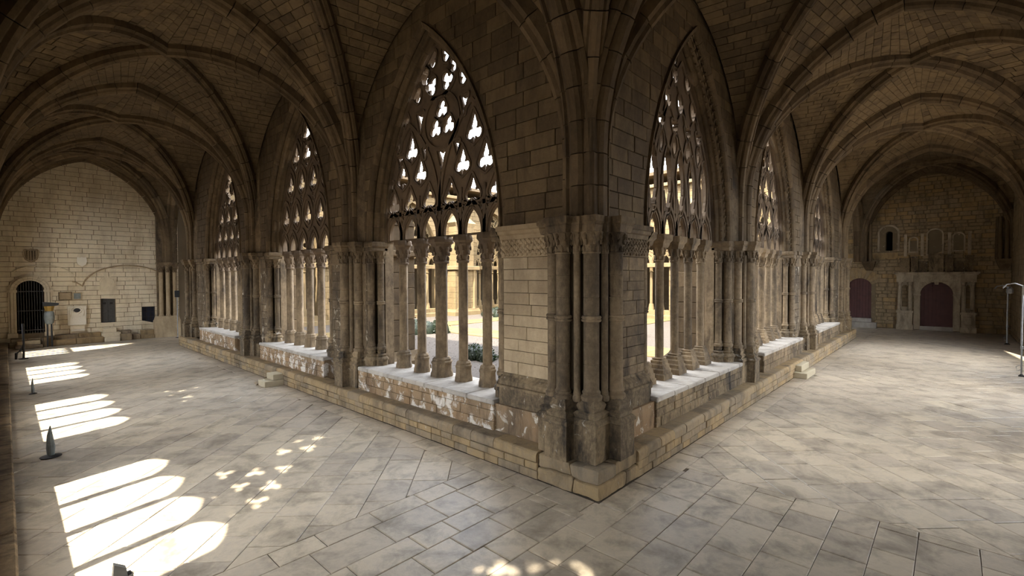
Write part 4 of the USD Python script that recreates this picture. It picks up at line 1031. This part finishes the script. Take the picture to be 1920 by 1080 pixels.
for k in range(4): put(coat, 'stripe', extrude(affinity.translate(sh, -6.84, 6.1).intersection(sbox(-7.06 + k * .125, 5, -7.0 + k * .125, 7)), .12, .16, mpN), 'base')
put(coat, 'mantle', extrude(affinity.translate(sh.buffer(.09).difference(sh.buffer(.02)), -6.84, 6.1), 0, .10, mpN), 'ashlar')
coat = solo('blank_shield', 'plain pale stone shield high between the two wall arches', 'shield', extrude(affinity.translate(affinity.scale(sh, .95, .95), -4.32, 5.75), 0, .10, mpN), 'marble', kind='thing')
bn = thing('blind_niche', 'shallow blocked arch above the small grey door', 'niche', kind='thing')
for m in arc_ring(-2.93, 4.25, .38, .47, 0, math.pi, 9, -.02, .045, mpN): put(bn, 'arch_stone', m, 'cream')
put(bn, 'panel', extrude(arch_hole(-3.3, -2.56, 3.72, 4.62, .37), -.02, .02, mpN), 'cream')
for x in (-3.38, -2.56): put(bn, 'jamb', extrude(sbox(x, 3.72, x + .08, 4.25), -.02, .045, mpN), 'cream')
put(bn, 'sill', extrude(sbox(-3.45, 3.62, -2.42, 3.72), -.02, .06, mpN), 'cream')
# scar of an old relieving arch
t_ = np.linspace(math.pi * .98, .25, 34); sc_ = np.stack([-1.75 + 2.55 * np.cos(t_), 3.9 + 1.62 * np.sin(t_), np.full(34, .03)], 1)
sc_ = np.vstack([[[-4.85, 4.35, .03], [-4.6, 4.25, .03]], sc_])
solo('arch_scar', 'thin dark arched scar of a former vault on the cream wall', 'arch scar', tube(mpN(sc_), .05, 6), 'ashlar', kind='thing')
t_ = np.linspace(2.6, .35, 20); sc2 = np.stack([-6.3 + 1.6 * np.cos(t_), 4.6 + .85 * np.sin(t_), np.full(20, .02)], 1)
solo('arch_scar', 'faint arched scar rising above the barred gate on the cream wall', 'arch scar', tube(mpN(sc2), .035, 6), 'cream', kind='thing')
# steps at the foot of the wall
st = thing('wall_steps', 'worn stone platform and steps along the foot of the cream end wall', 'steps', kind='thing')
for x0, x1, y0, z1 in ((-7.7, -6.4, 1.5, .22), (-7.6, -6.5, .95, .46), (-6.38, -5.9, .9, .62), (-6.2, -4.75, .85, .40), (-4.74, -3.3, .85, .40), (-5.85, -4.6, .45, .66), (-4.6, -3.4, .45, .70), (-3.28, -2.4, 1.0, .34), (-2.38, -1.7, .9, .5), (-3.4, -2.3, .55, .62), (-3.3, -2.5, .3, .95), (-2.25, -1.7, .5, .72), (-1.68, -1.2, .7, .36), (-1.18, -.3, .6, .28), (-1.1, -.1, .3, .62)):
    put(st, 'step_stone', box(x0, x1 - .01, NORTH - y0, NORTH + .02, 0, z1, .035), 'bench' if rng.random() < .6 else 'cream')
# respond at the corner of the end wall
rs = thing('wall_respond', 'clustered stone shafts in the corner right of the cream end wall', 'pier', kind='thing')
put(rs, 'footing', plan([(-.25, NORTH - .75), (1.3, NORTH - .75), (1.3, NORTH + .05), (-.25, NORTH + .05)], [(0, .05), (1.25, .05), (1.35, .0), (1.5, -.05), (1.62, -.08)]), 'ashlar')
put(rs, 'respond_core', box(-.05, 1.2, NORTH - .35, NORTH + .05, 1.5, 13), 'pier')
for c in ((.15, NORTH - .5), (.58, NORTH - .55), (1.02, NORTH - .5)):
    put(rs, 'shaft', shaft_mesh(c, .14, 1.55, CAP0 + .04), 'ashlar', 35); put(rs, 'capital', leafy(c, .14, CAP0, CAP1), 'pier', 35); put(rs, 'abacus', abacus(c, .27, CAP1, AZ), 'pier', 25)
# stand, posts and railing by the gate
sd_ = thing('information_stand', 'grey information stand with a dark overhanging cap and ochre collar beside the barred gate', 'information stand', (-6.08, NORTH - 1.05, .0), kind='thing')
put(sd_, 'cap', loft([np.array([[-.28, -.18, 2.72], [.30, -.18, 2.72], [.30, .18, 2.72], [-.28, .18, 2.72]]), np.array([[-.30, -.2, 2.86], [.48, -.2, 2.80], [.48, .2, 2.80], [-.30, .2, 2.86]]), np.array([[-.34, -.2, 3.0], [.46, -.2, 2.9], [.46, .2, 2.9], [-.34, .2, 3.0]])]), 'slate')
put(sd_, 'collar', poly_loft([(.18, 2.38), (.26, 2.72)], (0, 0), 8), 'ochre')
put(sd_, 'body', lathe([(.12, 1.50), (.22, 1.60), (.27, 1.95), (.25, 2.25), (.18, 2.38)], 14), 'greypanel', 40)
for x in (-.1, .1): put(sd_, 'leg', tube([(x * 1.1, 0, 0.0), (x, 0, .9), (x, 0, 1.55)], .045, 8), 'slate')
po = thing('dark_post', 'slim dark post with a hooked foot standing before the gate steps at the left border', 'post', (-7.42, 33.2, 0), kind='thing')
put(po, 'pole', tube([(0, 0, 0), (.02, 0, .8), (0, 0, 2.0)], [.05, .045, .05], 8), 'iron'); put(po, 'hook', tube([(-.3, 0, 0.02), (-.28, 0, .35), (-.1, 0, .5), (.02, 0, .95)], [.05, .07, .06, .04], 8), 'iron'); put(po, 'foot', lathe([(.2, 0), (.2, .03), (.06, .06)], 14), 'iron')
def stub(label, loc, h, r):
    t = thing('barrier_stub', label, 'barrier post', loc, kind='thing')
    put(t, 'spike', tube([(0, 0, 0.02), (.0, 0, h * .3), (-.01, 0, h * .7), (.0, 0, h)], [r, r * 1.25, r * .8, r * .15], 8), 'greypanel')
    put(t, 'foot', lathe([(r * 3, 0), (r * 3, .015), (r * 1.2, .04), (.01, .05)], 16), 'iron')
stub('short grey pointed barrier post on a round foot, near the left border', (-7.36, 11.5, .005), .78, .07)
stub('thin dark barrier stub on the floor farther down the left walk', (-7.40, 21.2, .005), .62, .04)
tp = thing('barrier_stub', 'dark wedge shaped top of a barrier post at the bottom edge of the view', 'barrier post', (-6.98, 3.92, .005), kind='thing')
put(tp, 'wedge', loft([np.array([[-.09, -.06, 0], [.09, -.06, 0], [.09, .06, 0], [-.09, .06, 0]]), np.array([[-.07, -.05, .24], [.07, -.05, .14], [.07, .05, .14], [-.07, .05, .24]])]), 'slate'); put(tp, 'plate', box(-.14, .14, -.1, .1, 0, .015), 'iron')
rl = thing('railing', 'thin dark metal railing at the far right of the cream end wall', 'railing', kind='thing')
for x in np.linspace(1.5, 4.0, 9): put(rl, 'baluster', tube([(x, 38.6, 0), (x, 38.6, .6), (x, 38.6, 1.9)], .018, 6), 'iron')
for z in (.9, 1.9): put(rl, 'rail', box(1.45, 4.05, 38.58, 38.62, z - .02, z + .02), 'iron')
lp = thing('sign_post', 'slim post with a small dark square sign in the far corner of the left walk', 'sign', (.9, 38.2, 0), kind='thing')
put(lp, 'pole', tube([(0, 0, 0), (0, 0, 1.5), (0, 0, 3.2)], .03, 8), 'steel'); put(lp, 'sign', box(-.16, .16, -.04, .0, 3.1, 3.6, .01), 'slate'); put(lp, 'foot', lathe([(.15, 0), (.15, .03), (.04, .05)], 12), 'iron')

# steps at the benches
ls = thing('bench_steps', 'two pale stone steps up to the left bench', 'steps', kind='thing')
put(ls, 'step', box(-.86, -.09, 15.45, 16.2, 0, .24, .015), 'newstone'); put(ls, 'step', box(-.52, -.09, 15.5, 16.2, .245, .48, .015), 'newstone')
put(ls, 'rubble_ramp', loft([np.array([[-.95, 16.21, 0], [-.1, 16.21, 0], [-.1, 17.1, 0], [-.8, 16.9, 0]]), np.array([[-.7, 16.22, .22], [-.1, 16.22, .48], [-.1, 16.8, .30], [-.6, 16.6, .12]])]), 'bench')
ls = thing('bench_steps', 'two pale stone steps up to the right bench', 'steps', kind='thing')
put(ls, 'step', box(15.7, 17.4, -.62, -.09, 0, .25, .02), 'newstone'); put(ls, 'step', box(15.95, 17.4, -.36, -.09, .255, .53, .02), 'newstone')

# ================================================================== DOORWAY WALL OF THE RIGHT WALK
KE = (EAST + 8.08) / (45.3 + 8.08)
def EY(y): return -5.19 + (y + 5.19) * KE
def EZ(z): return 4.5 + (z - 4.5) * KE
def mpE(v): return np.stack([EAST - v[:, 2], v[:, 0], v[:, 1]], 1)       # (y, z, distance out of the wall)
d1 = arch_hole(EY(.14), EY(1.84), EZ(.7), EZ(4.3), .55)
d2y0, d2y1 = EY(-5.27), EY(-3.23); d2c = (d2y0 + d2y1) / 2; d2 = arch_hole(d2y0, d2y1, EZ(.2), EZ(3.95), (d2y1 - d2y0) / 2 * .98)
nw = arch_hole(EY(-1.66), EY(-.42), EZ(6.68), EZ(8.87), .5); slit = arch_hole(EY(-1.32), EY(-.84), EZ(6.75), EZ(8.45), .2)
pn = [(EY(-2.95), EY(-2.5), 6.55, 7.7), (EY(-4.55), EY(-3.65), 6.3, 8.3), (EY(-5.85), EY(-5.25), 6.55, 7.9)]
pnh = [arch_hole(a_, b_, z0, z1, (b_ - a_) / 2 * .9) for a_, b_, z0, z1 in pn]
we = thing('wall_east', 'brown rubble end wall of the right walk with two dark red doors', kind='structure')
g = sbox(SOUTH - 1, 0, NORTH + 1, 14).difference(unary_union([d1, d2, slit]))
put(we, 'wall_core', extrude(g, -1.2, -.03, mpE), 'rubblejoint')
reg = sbox(SOUTH, 0, 2.6, 13).difference(unary_union([d1.buffer(.3, join_style=2), d2.buffer(.05), nw.buffer(.02)] + [h.buffer(.02) for h in pnh]))
pieces(we, 'wall_stone', [block(P, mpE, rng.uniform(-.02, .035), -.06, .03) for P in masonry(SOUTH, 2.6, 0, 12.8, (.26, .40), (.38, .95), .014, reg, jit=.02)], 'rubble', 300, 6)
put(we, 'band', extrude(sbox(SOUTH, 6.02, -6.6, 6.22).union(sbox(EY(-1.7), 6.05, 2.0, 6.5)), -.02, .10, mpE), 'rubble')
put(we, 'niche_frame', extrude(nw.difference(slit), -.5, -.30, mpE), 'rubble')
put(we, 'niche_arch', extrude(nw.buffer(.14, join_style=2).difference(nw).difference(sbox(-9, 0, 9, EZ(6.68))), -.04, .05, mpE), 'portal')
for h in pnh: put(we, 'niche_arch', extrude(h.buffer(.1, join_style=2).difference(h), -.04, .05, mpE), 'portal')
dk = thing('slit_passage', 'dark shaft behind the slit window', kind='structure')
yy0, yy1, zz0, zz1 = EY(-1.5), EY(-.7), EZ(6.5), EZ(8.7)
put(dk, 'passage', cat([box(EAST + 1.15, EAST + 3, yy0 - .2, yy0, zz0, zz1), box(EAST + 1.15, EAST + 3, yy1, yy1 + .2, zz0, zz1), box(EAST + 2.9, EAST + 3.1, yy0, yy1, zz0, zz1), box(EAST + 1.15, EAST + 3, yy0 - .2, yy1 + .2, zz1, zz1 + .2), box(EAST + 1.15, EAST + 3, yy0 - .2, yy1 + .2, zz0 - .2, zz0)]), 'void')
def plank_door(num, label, hole, y0, y1, z0, z1, cols, rows, leaves):
    t = thing('door_%d' % num, label, kind='structure')
    n = leaves * cols; w = (y1 - y0) / n
    for k in range(n):
        gg = hole.intersection(sbox(y0 + k * w + .006, z0, y0 + (k + 1) * w - .006, z1))
        if gg.area > .01: put(t, 'plank', extrude(gg, -.30, -.22 + .01 * (k % 2), mpE), 'door')
    put(t, 'backing', extrude(hole.buffer(.05), -.40, -.31, mpE), 'door')
    for k in range(rows):
        z = z0 + (k + .5) * (z1 - z0) / rows
        gg = hole.intersection(sbox(y0 + .02, z - .03, y1 - .02, z + .03))
        if gg.area > .01: put(t, 'ledge', extrude(gg, -.24, -.19, mpE), 'door')
    return t
dd = plank_door(2, 'dark red plank door with studded ledges beside the end of the right arcade', d1, EY(.14), EY(1.84), EZ(.7), EZ(4.3), 4, 8, 2)
dd = plank_door(3, 'dark red double door inside the carved columned portal', d2, d2y0, d2y1, EZ(.2), EZ(3.95), 4, 6, 2)
put(dd, 'sill', extrude(sbox(d2y0 - .05, 0, d2y1 + .05, EZ(.22)), -.3, .12, mpE), 'coping')
ds = thing('door_steps', 'pale stone steps in front of the studded red door', 'steps', kind='thing')
put(ds, 'step', box(EAST - .55, EAST + .3, EY(.05), EY(1.95), 0, EZ(.70), .02), 'coping'); put(ds, 'step', box(EAST - 1.1, EAST - .54, EY(-.35), EY(1.95), 0, EZ(.38), .02), 'coping')
dv = thing('door_arch', 'fan of worn wedge stones over the studded red door', 'arch', kind='thing')
a_ = (EY(1.84) - EY(.14)) / 2; R_ = (a_ * a_ + .55 ** 2) / 1.1; cz = EZ(4.3) - R_; th = math.asin(a_ / R_)
for m in arc_ring((EY(.14) + EY(1.84)) / 2, cz, R_ + .02, R_ + .85, math.pi / 2 - th, math.pi / 2 + th, 11, -.05, .05, mpE): put(dv, 'voussoir', m, 'rubble')
# carved portal
pt = thing('carved_portal', 'carved stone portal with paired columns and entablature around the red double door', 'portal', kind='thing')
ey0, ey1 = EY(-6.62), EY(-1.70)
for m in arc_ring(d2c, EZ(2.95), (d2y1 - d2y0) / 2 + .01, (d2y1 - d2y0) / 2 + .42, 0, math.pi, 13, -.25, .16, mpE): put(pt, 'voussoir', m, 'portal')
for s_ in (-1, 1):
    a_, b_ = sorted((d2c + s_ * ((d2y1 - d2y0) / 2 + .01), d2c + s_ * ((d2y1 - d2y0) / 2 + .42)))
    put(pt, 'jamb', extrude(sbox(a_, .05, b_, EZ(2.95)), -.25, .16, mpE), 'portal')
    put(pt, 'impost', extrude(sbox(a_ - .03, EZ(2.82), b_ + .03, EZ(2.98)), -.2, .22, mpE), 'portal')
    outer = ey1 if s_ > 0 else ey0; inner = d2c + s_ * ((d2y1 - d2y0) / 2 + .45)
    p0, p1 = sorted((outer, inner))
    put(pt, 'plinth', extrude(sbox(p0 - .05, 0, p1 + .02, .42), -.02, .72, mpE), 'portal')
    put(pt, 'pedestal', extrude(sbox(p0 + .02, .42, p1 - .02, 1.42), -.02, .60, mpE), 'portal')
    put(pt, 'pedestal_panel', extrude(sbox(p0 + .14, .58, p1 - .14, 1.28).difference(sbox(p0 + .22, .66, p1 - .22, 1.2)), .58, .65, mpE), 'portal')
    put(pt, 'pedestal_cap', extrude(sbox(p0 - .04, 1.42, p1 + .03, 1.60), -.02, .68, mpE), 'portal')
    put(pt, 'back_panel', extrude(sbox(p0 + .05, 1.6, p1 - .02, 4.0).difference(arch_hole(p0 + .34, p1 - .30, 1.9, 3.75, .14)), -.02, .22, mpE), 'portal')
    for yc in (p0 + .2, p1 - .16):
        co = mpE(np.array([[yc, 0, .40]]))[0]
        put(pt, 'column', lathe([(.17, 1.60), (.17, 1.68), (.13, 1.72), (.15, 1.78), (.12, 1.82), (.125, 2.6), (.105, 3.68), (.13, 3.70), (.11, 3.74), (.17, 3.92), (.19, 3.95), (.19, 4.0)], 14, (co[0], co[1], 0)), 'portal', 35)
    put(pt, 'spandrel', extrude(sbox(*sorted((inner - s_ * .0, d2c))[:1], EZ(2.98), *sorted((inner, d2c))[1:], 4.0).difference(Point(d2c, EZ(2.95)).buffer((d2y1 - d2y0) / 2 + .40, 16)), -.02, .12, mpE), 'portal')
    put(pt, 'entablature_break', extrude(sbox(p0 - .02, 4.0, p1 + .04, 4.55), -.02, .64, mpE), 'portal')
    put(pt, 'spandrel_rosette', extrude(Point(d2c + s_ * .95, 3.75).buffer(.16, 8).difference(Point(d2c + s_ * .95, 3.75).buffer(.07, 6)), .1, .19, mpE), 'portal')
put(pt, 'architrave', extrude(sbox(ey0, 4.0, ey1, 4.22), -.02, .44, mpE), 'portal'); put(pt, 'frieze', extrude(sbox(ey0 + .03, 4.22, ey1 - .03, 4.56), -.02, .38, mpE), 'portal')
put(pt, 'cornice', extrude(sbox(ey0 - .12, 4.56, ey1 + .12, 4.66), -.02, .66, mpE), 'portal'); put(pt, 'cornice', extrude(sbox(ey0 - .2, 4.665, ey1 + .2, 4.80), -.02, .82, mpE), 'portal')
put(pt, 'keystone', extrude(Polygon([(d2c - .12, 3.78), (d2c + .12, 3.78), (d2c + .17, 4.3), (d2c - .17, 4.3)]), -.02, .42, mpE), 'portal')
for k in range(18): put(pt, 'frieze_carving', extrude(Point(ey0 + .2 + k * (ey1 - ey0 - .4) / 17, 4.39).buffer(.09, 4), .36, .43, mpE), 'portal')
for a_, b_, z1 in ((-6.45, -5.95, 6.0), (-5.9, -5.3, 5.55), (-5.25, -4.75, 6.05), (-4.65, -3.75, 6.2), (-3.65, -3.1, 5.6), (-3.05, -2.6, 6.0), (-2.5, -1.85, 5.9)):
    put(pt, 'attic_block', extrude(sbox(EY(a_), 4.8, EY(b_), z1), -.02, .30 if z1 > 5.9 else .16, mpE), 'base'); put(pt, 'attic_cap', extrude(sbox(EY(a_) - .04, z1, EY(b_) + .04, z1 + .12), -.02, .34 if z1 > 5.9 else .2, mpE), 'base')
for y in (-2.2, -3.3, -5.0, -6.2): put(pt, 'upper_pilaster', extrude(sbox(EY(y) - .1, 6.15, EY(y) + .1, 8.0), -.02, .08, mpE), 'portal')
# corner responds
for y0, lab in ((SOUTH, 'stone corbel and clustered rib springing at the right end of the doorway wall'), (.1, 'clustered wall shafts on a corbel between the red doors and the right arcade')):
    t = thing('wall_corbel', lab, 'corbel', kind='thing')
    yb = y0 if y0 > -5 else y0 + .35
    s_ = EAST - .3
    put(t, 'corbel', loft([np.array([[EAST + .02, yb - .15, 5.0], [EAST - .1, yb - .15, 5.0], [EAST - .1, yb + .3, 5.0], [EAST + .02, yb + .3, 5.0]]), np.array([[EAST + .02, yb - .35, 5.55], [EAST - .6, yb - .35, 5.55], [EAST - .6, yb + .5, 5.55], [EAST + .02, yb + .5, 5.55]]), np.array([[EAST + .02, yb - .4, 5.78], [EAST - .68, yb - .4, 5.78], [EAST - .68, yb + .55, 5.78], [EAST + .02, yb + .55, 5.78]])]), 'rib')
    for c in ((EAST - .45, yb + .3), (EAST - .5, yb - .05), (EAST - .2, yb + .45)): put(t, 'shaft', lathe([(.13, AZ - .02), (.13, 7.0), (.1, 9.0)], 12, (c[0], c[1], 0)), 'rib', 35)
# lamp posts of the right walk
def lamp_post(label, loc, h, s):
    t = thing('steel_post', label, 'post', loc, kind='thing')
    put(t, 'pole', tube([(0, 0, .02), (.02, .01, h * .5), (0, 0, h)], .05 * s, 8), 'steel'); put(t, 'foot', lathe([(.16 * s, 0), (.16 * s, .03), (.06 * s, .1)], 12), 'iron')
    put(t, 'arm', tube([(0, 0, h - .02), (0, .25, h + .10), (0, .5, h + .05), (0, .62, h - .12)], .04 * s, 8), 'steel')
    put(t, 'head', poly_loft([(.14 * s, h - .42), (.17 * s, h - .3), (.15 * s, h - .1), (.06 * s, h + .02)], (0, -.08), 6), 'steel'); put(t, 'clamp', lathe([(.05, h * .3), (.085 * s, h * .3 + .02), (.085 * s, h * .3 + .12), (.05, h * .3 + .14)], 10), 'steel')
    put(t, 'coil', tube([(.05, 0, .30), (.14, .12, .22), (.12, .16, .40), (.02, .05, .5)], .025 * s, 6), 'steel')
lamp_post('farther slim steel post with a bent arm on the right floor', (36.4, -7.87, .005), 3.75, .9)
lamp_post('nearer slim steel post with a bent arm at the right border', (22.7, -7.50, .005), 4.05, .6)

# ================================================================== COURTYARD
cy = thing('courtyard_ground', 'gravel floor of the sunlit courtyard garden', kind='structure')
GZ = .62
put(cy, 'gravel_bed', box(1.8, 33.1, 1.8, 33.1, .0, GZ), 'gravel')
pp = thing('courtyard_path', 'straight path of large yellow flagstones across the courtyard', 'path', kind='structure')
def flags(x0, x1, y0, y1, along):
    for P in masonry(x0, x1, y0, y1, (1.0, 1.4), (1.2, 2.0), .012): put(pp, 'flagstone', block(P, lambda v: np.stack([v[:, 0], v[:, 1], v[:, 2]], 1), GZ + .05 + rng.uniform(-.01, .01), GZ - .1, .015), 'flag')
flags(2.2, 32.8, 2.3, 3.6, 0); flags(2.2, 3.5, 3.6, 32.8, 0); flags(3.6, 32.8, 24.5, 27.0, 0); flags(13.2, 16.2, 3.7, 24.4, 0); flags(16.3, 32.8, 13.0, 15.4, 0)
solo('gravel', 'loose pebbles scattered over the courtyard gravel', 'gravel', cat([(lambda s_, k: (s_.vertices * (k[2] * np.array([1, .8, .6])) + [k[0], k[1], GZ], s_.faces))(trimesh.creation.icosphere(0, 1.0), (rng.uniform(3.6, 14), rng.uniform(3.6, 20), rng.uniform(.02, .045))) for _ in range(1500)]), 'gravel', kind='stuff')
def shrub(label, x, y, w, d, h, n=900, seed=1):
    t = thing('low_shrub', label, 'shrub', (x, y, GZ), kind='thing')
    r2 = np.random.default_rng(seed); blobs = [(r2.uniform(-w / 2, w / 2), r2.uniform(-d / 2, d / 2), r2.uniform(.35, .6)) for _ in range(9)]
    vs, fs = [], []
    for i in range(n):
        b = blobs[i % 9]; v = r2.normal(size=3); v /= np.linalg.norm(v); v[2] = abs(v[2])
        p = np.array([b[0], b[1], 0]) + v * [w * .26, d * .26, h * (.5 + b[2])] * r2.uniform(.75, 1.05)
        a_ = r2.normal(size=3); a_ /= np.linalg.norm(a_); b2 = np.cross(a_, v + .01); b2 /= np.linalg.norm(b2); s_ = r2.uniform(.05, .10)
        vs.append([p - a_ * s_, p + b2 * s_ * .5, p + a_ * s_, p - b2 * s_ * .5]); fs.append([[4 * i, 4 * i + 1, 4 * i + 2], [4 * i, 4 * i + 2, 4 * i + 3]])
    core = [(lambda s_: (s_.vertices * [w * .22, d * .22, h * (.4 + b[2])] + [b[0], b[1], 0], s_.faces))(trimesh.creation.icosphere(2, 1.0)) for b in blobs]
    put(t, 'foliage', (np.vstack(vs), np.vstack(fs)), 'leaf'); put(t, 'inner_foliage', cat(core), 'leaf', 60)
    for b in blobs[:5]: put(t, 'stem', tube([(0, 0, 0), (b[0] * .5, b[1] * .5, h * .3), (b[0], b[1], h * .6)], .025, 5), 'bark')
shrub('low spreading dark green shrub nearest behind the left window columns', 7.6, 11.3, 1.6, 1.6, .62, 1400, 2)
shrub('blue green low shrub just right of the nearest shrub behind the window', 8.9, 10.7, 1.5, 1.3, .6, 1200, 3)
shrub('round bright green shrub beside the dark buttress', 12.0, 21.6, 2.4, 2.2, 1.0, 1200, 4)
shrub('small clipped shrub far across the courtyard by the lit arcade', 25.6, 28.4, 2.6, 2.0, 1.0, 900, 5)
shrub('green shrub seen between the right window columns', 12.5, 7.8, 2.2, 1.8, 1.1, 1200, 6)
shrub('green shrub deeper behind the right window columns', 20.5, 10.5, 2.6, 2.4, 1.3, 1000, 7)
# far arcades across the court
def far_side(wname, label, rot, loc, u0, u1, centres, piers, wlab, plab):
    w = thing(wname, label, loc=loc, rot=rot, kind='structure')
    g = sbox(u0, .3, u1, 13.0)
    for c in centres: g = g.difference(affinity.translate(pointed(3.0, AZ, 11.9, base=SZ), c, 0))
    put(w, 'wall_core', extrude(g, .8, 1.95, loc_mp), 'court')
    bl = [block(P, loc_mp, 2.0 + rng.uniform(-.01, .01), 1.9, .012) for P in masonry(u0, u1, .5, 13.0, (.42, .5), (.8, 1.4), .01, g)]
    pieces(w, 'wall_stone', bl, 'court', 60, 9)
    put(w, 'string_course', box(u0, u1, 1.95, 2.2, 5.4, 5.75, .03), 'court'); put(w, 'cornice', box(u0, u1, 1.95, 2.4, 12.7, 13.0, .04), 'court'); put(w, 'plinth', box(u0, u1, 1.9, 2.35, .3, 1.0, .04), 'court')
    return w
def far_buttress(label, loc, rot, w=.75):
    t = thing('court_buttress', label, 'buttress', loc, rot, kind='thing')
    put(t, 'base', plan([(-w - .1, 1.95), (w + .1, 1.95), (w + .1, 3.5), (-w - .1, 3.5)], [(.3, .15), (1.0, .15), (1.15, .05), (1.3, 0)]), 'court')
    z = 1.3
    while z < 5.2: put(t, 'course', box(-w, w, 1.95, 3.3, z + .005, z + .56 - .005, .015), 'court'); z += .56
    for u in (-w * .7, 0, w * .7): put(t, 'shaft', lathe([(.2, 1.3), (.15, 1.5), (.14, 5.1), (.2, 5.3)], 12, (u, 3.32, 0)), 'court', 35)
    put(t, 'string_course', box(-w - .15, w + .15, 1.95, 3.6, 5.3, 5.7, .05), 'court')
    z = 5.7
    while z < 9.2: put(t, 'course', box(-w * .82, w * .82, 1.95, 3.1, z + .005, z + .58 - .005, .015), 'court'); z += .58
    k = w * .82
    put(t, 'hood', loft([np.array([[-k, 1.95, z], [k, 1.95, z], [k, 3.1, z], [-k, 3.1, z]]), np.array([[-k - .25, 1.9, z + .4], [k + .25, 1.9, z + .4], [k + .25, 3.25, z + .4], [-k - .25, 3.25, z + .4]]), np.array([[-k * .7, 1.9, z + 1.1], [k * .7, 1.9, z + 1.1], [k * .7, 2.7, z + 1.1], [-k * .7, 2.7, z + 1.1]]), np.array([[-.06, 1.9, z + 1.6], [.06, 1.9, z + 1.6], [.06, 2.1, z + 1.6], [-.06, 2.1, z + 1.6]])]), 'court')
    return t
CTRY = M['court']
NF, EF = dict(rot=180, loc=(0, 35.0, 0)), dict(rot=90, loc=(35.0, 0, 0))
far_side('wall_courtyard_north', 'sunlit far arcade wall across the courtyard seen between the left columns', 180, (0, 35.0, 0), -33.2, -2.0, [-6.6, -19.0, -30.2], [], '', '')
far_side('wall_courtyard_east', 'sunlit far arcade wall across the courtyard seen between the right columns', 90, (35.0, 0, 0), 2.0, 33.2, [6.6, 16.6, 27.0], [], '', '')
fb = far_buttress('stout hooded buttress of the far arcade seen between the left window columns', (24.6, 35.0, 0), 180, 1.5)
fb2 = far_buttress('plain hooded buttress at the left part of the far arcade', (12.6, 35.0, 0), 180)
dup(fb2, 'plain hooded buttress of the far arcade behind the nearest right columns', (35.0, 11.6, 0), 90); dup(fb2, 'plain hooded buttress of the far arcade behind the middle right columns', (35.0, 21.8, 0), 90)
op, rg, ar = net([(7.3, (-2.36, -1.2, 0, 1.2, 2.36)), (8.85, (-1.8, -.6, .6, 1.8)), (10.2, (-1.0, 0, 1.0)), (11.05, (.0,))], .80, 1.0, 6.45, (-2.5, -1.5, -.5, .5, 1.5, 2.5), 5)
f0 = tracery('sunlit net tracery in the far arcade at the right of the hooded buttress', (30.2, 35.0, 0), 180, op, rg, ar, 'far_tracery')
for ch in f0.GetChildren(): UsdShade.MaterialBindingAPI.Apply(ch).Bind(M['court'])
dup(f0, 'sunlit net tracery in the far arcade at the left of the hooded buttress', (19.0, 35.0, 0), 180); dup(f0, 'net tracery in the far arcade nearest its left end', (6.6, 35.0, 0), 180)
for i, y in enumerate((6.6, 16.6, 27.0)): dup(f0, f'net tracery in the {ordn[i]} window of the far arcade behind the right columns', (35.0, y, 0), 90)
fc = None
for rot, pos, cs in ((180, lambda u: (u, 35.0 - 1.42, SZ), (6.6, 19.0, 30.2)), (90, lambda u: (35.0 - 1.42, u, SZ), (6.6, 16.6, 27.0))):
    for ci, c in enumerate(cs):
        for j in range(5):
            lab = f'{["first", "second", "third", "fourth", "fifth"][j]} pale column of the {ordn[ci]} far window ' + ('opposite the right walk' if rot == 180 else 'opposite the left walk')
            if fc is None:
                fc = thing('distant_column', lab, 'column', pos(c + (j - 2) * 1.0), 0, 'distant columns of the far arcades', kind='thing')
                put(fc, 'base', poly_loft([(.26, 0), (.24, .2), (.2, .5), (.16, .6)], (0, 0), 8), 'court'); put(fc, 'shaft', lathe([(.14, .6), (.14, 3.6)], 12), 'court', 40); put(fc, 'capital', lathe([(.15, 3.58), (.2, 3.62), (.15, 3.7), (.18, 4.0), (.3, 4.2), (.3, 4.38)], 12), 'court', 40)
            else: dup(fc, lab, pos(c + (j - 2) * 1.0), 0)
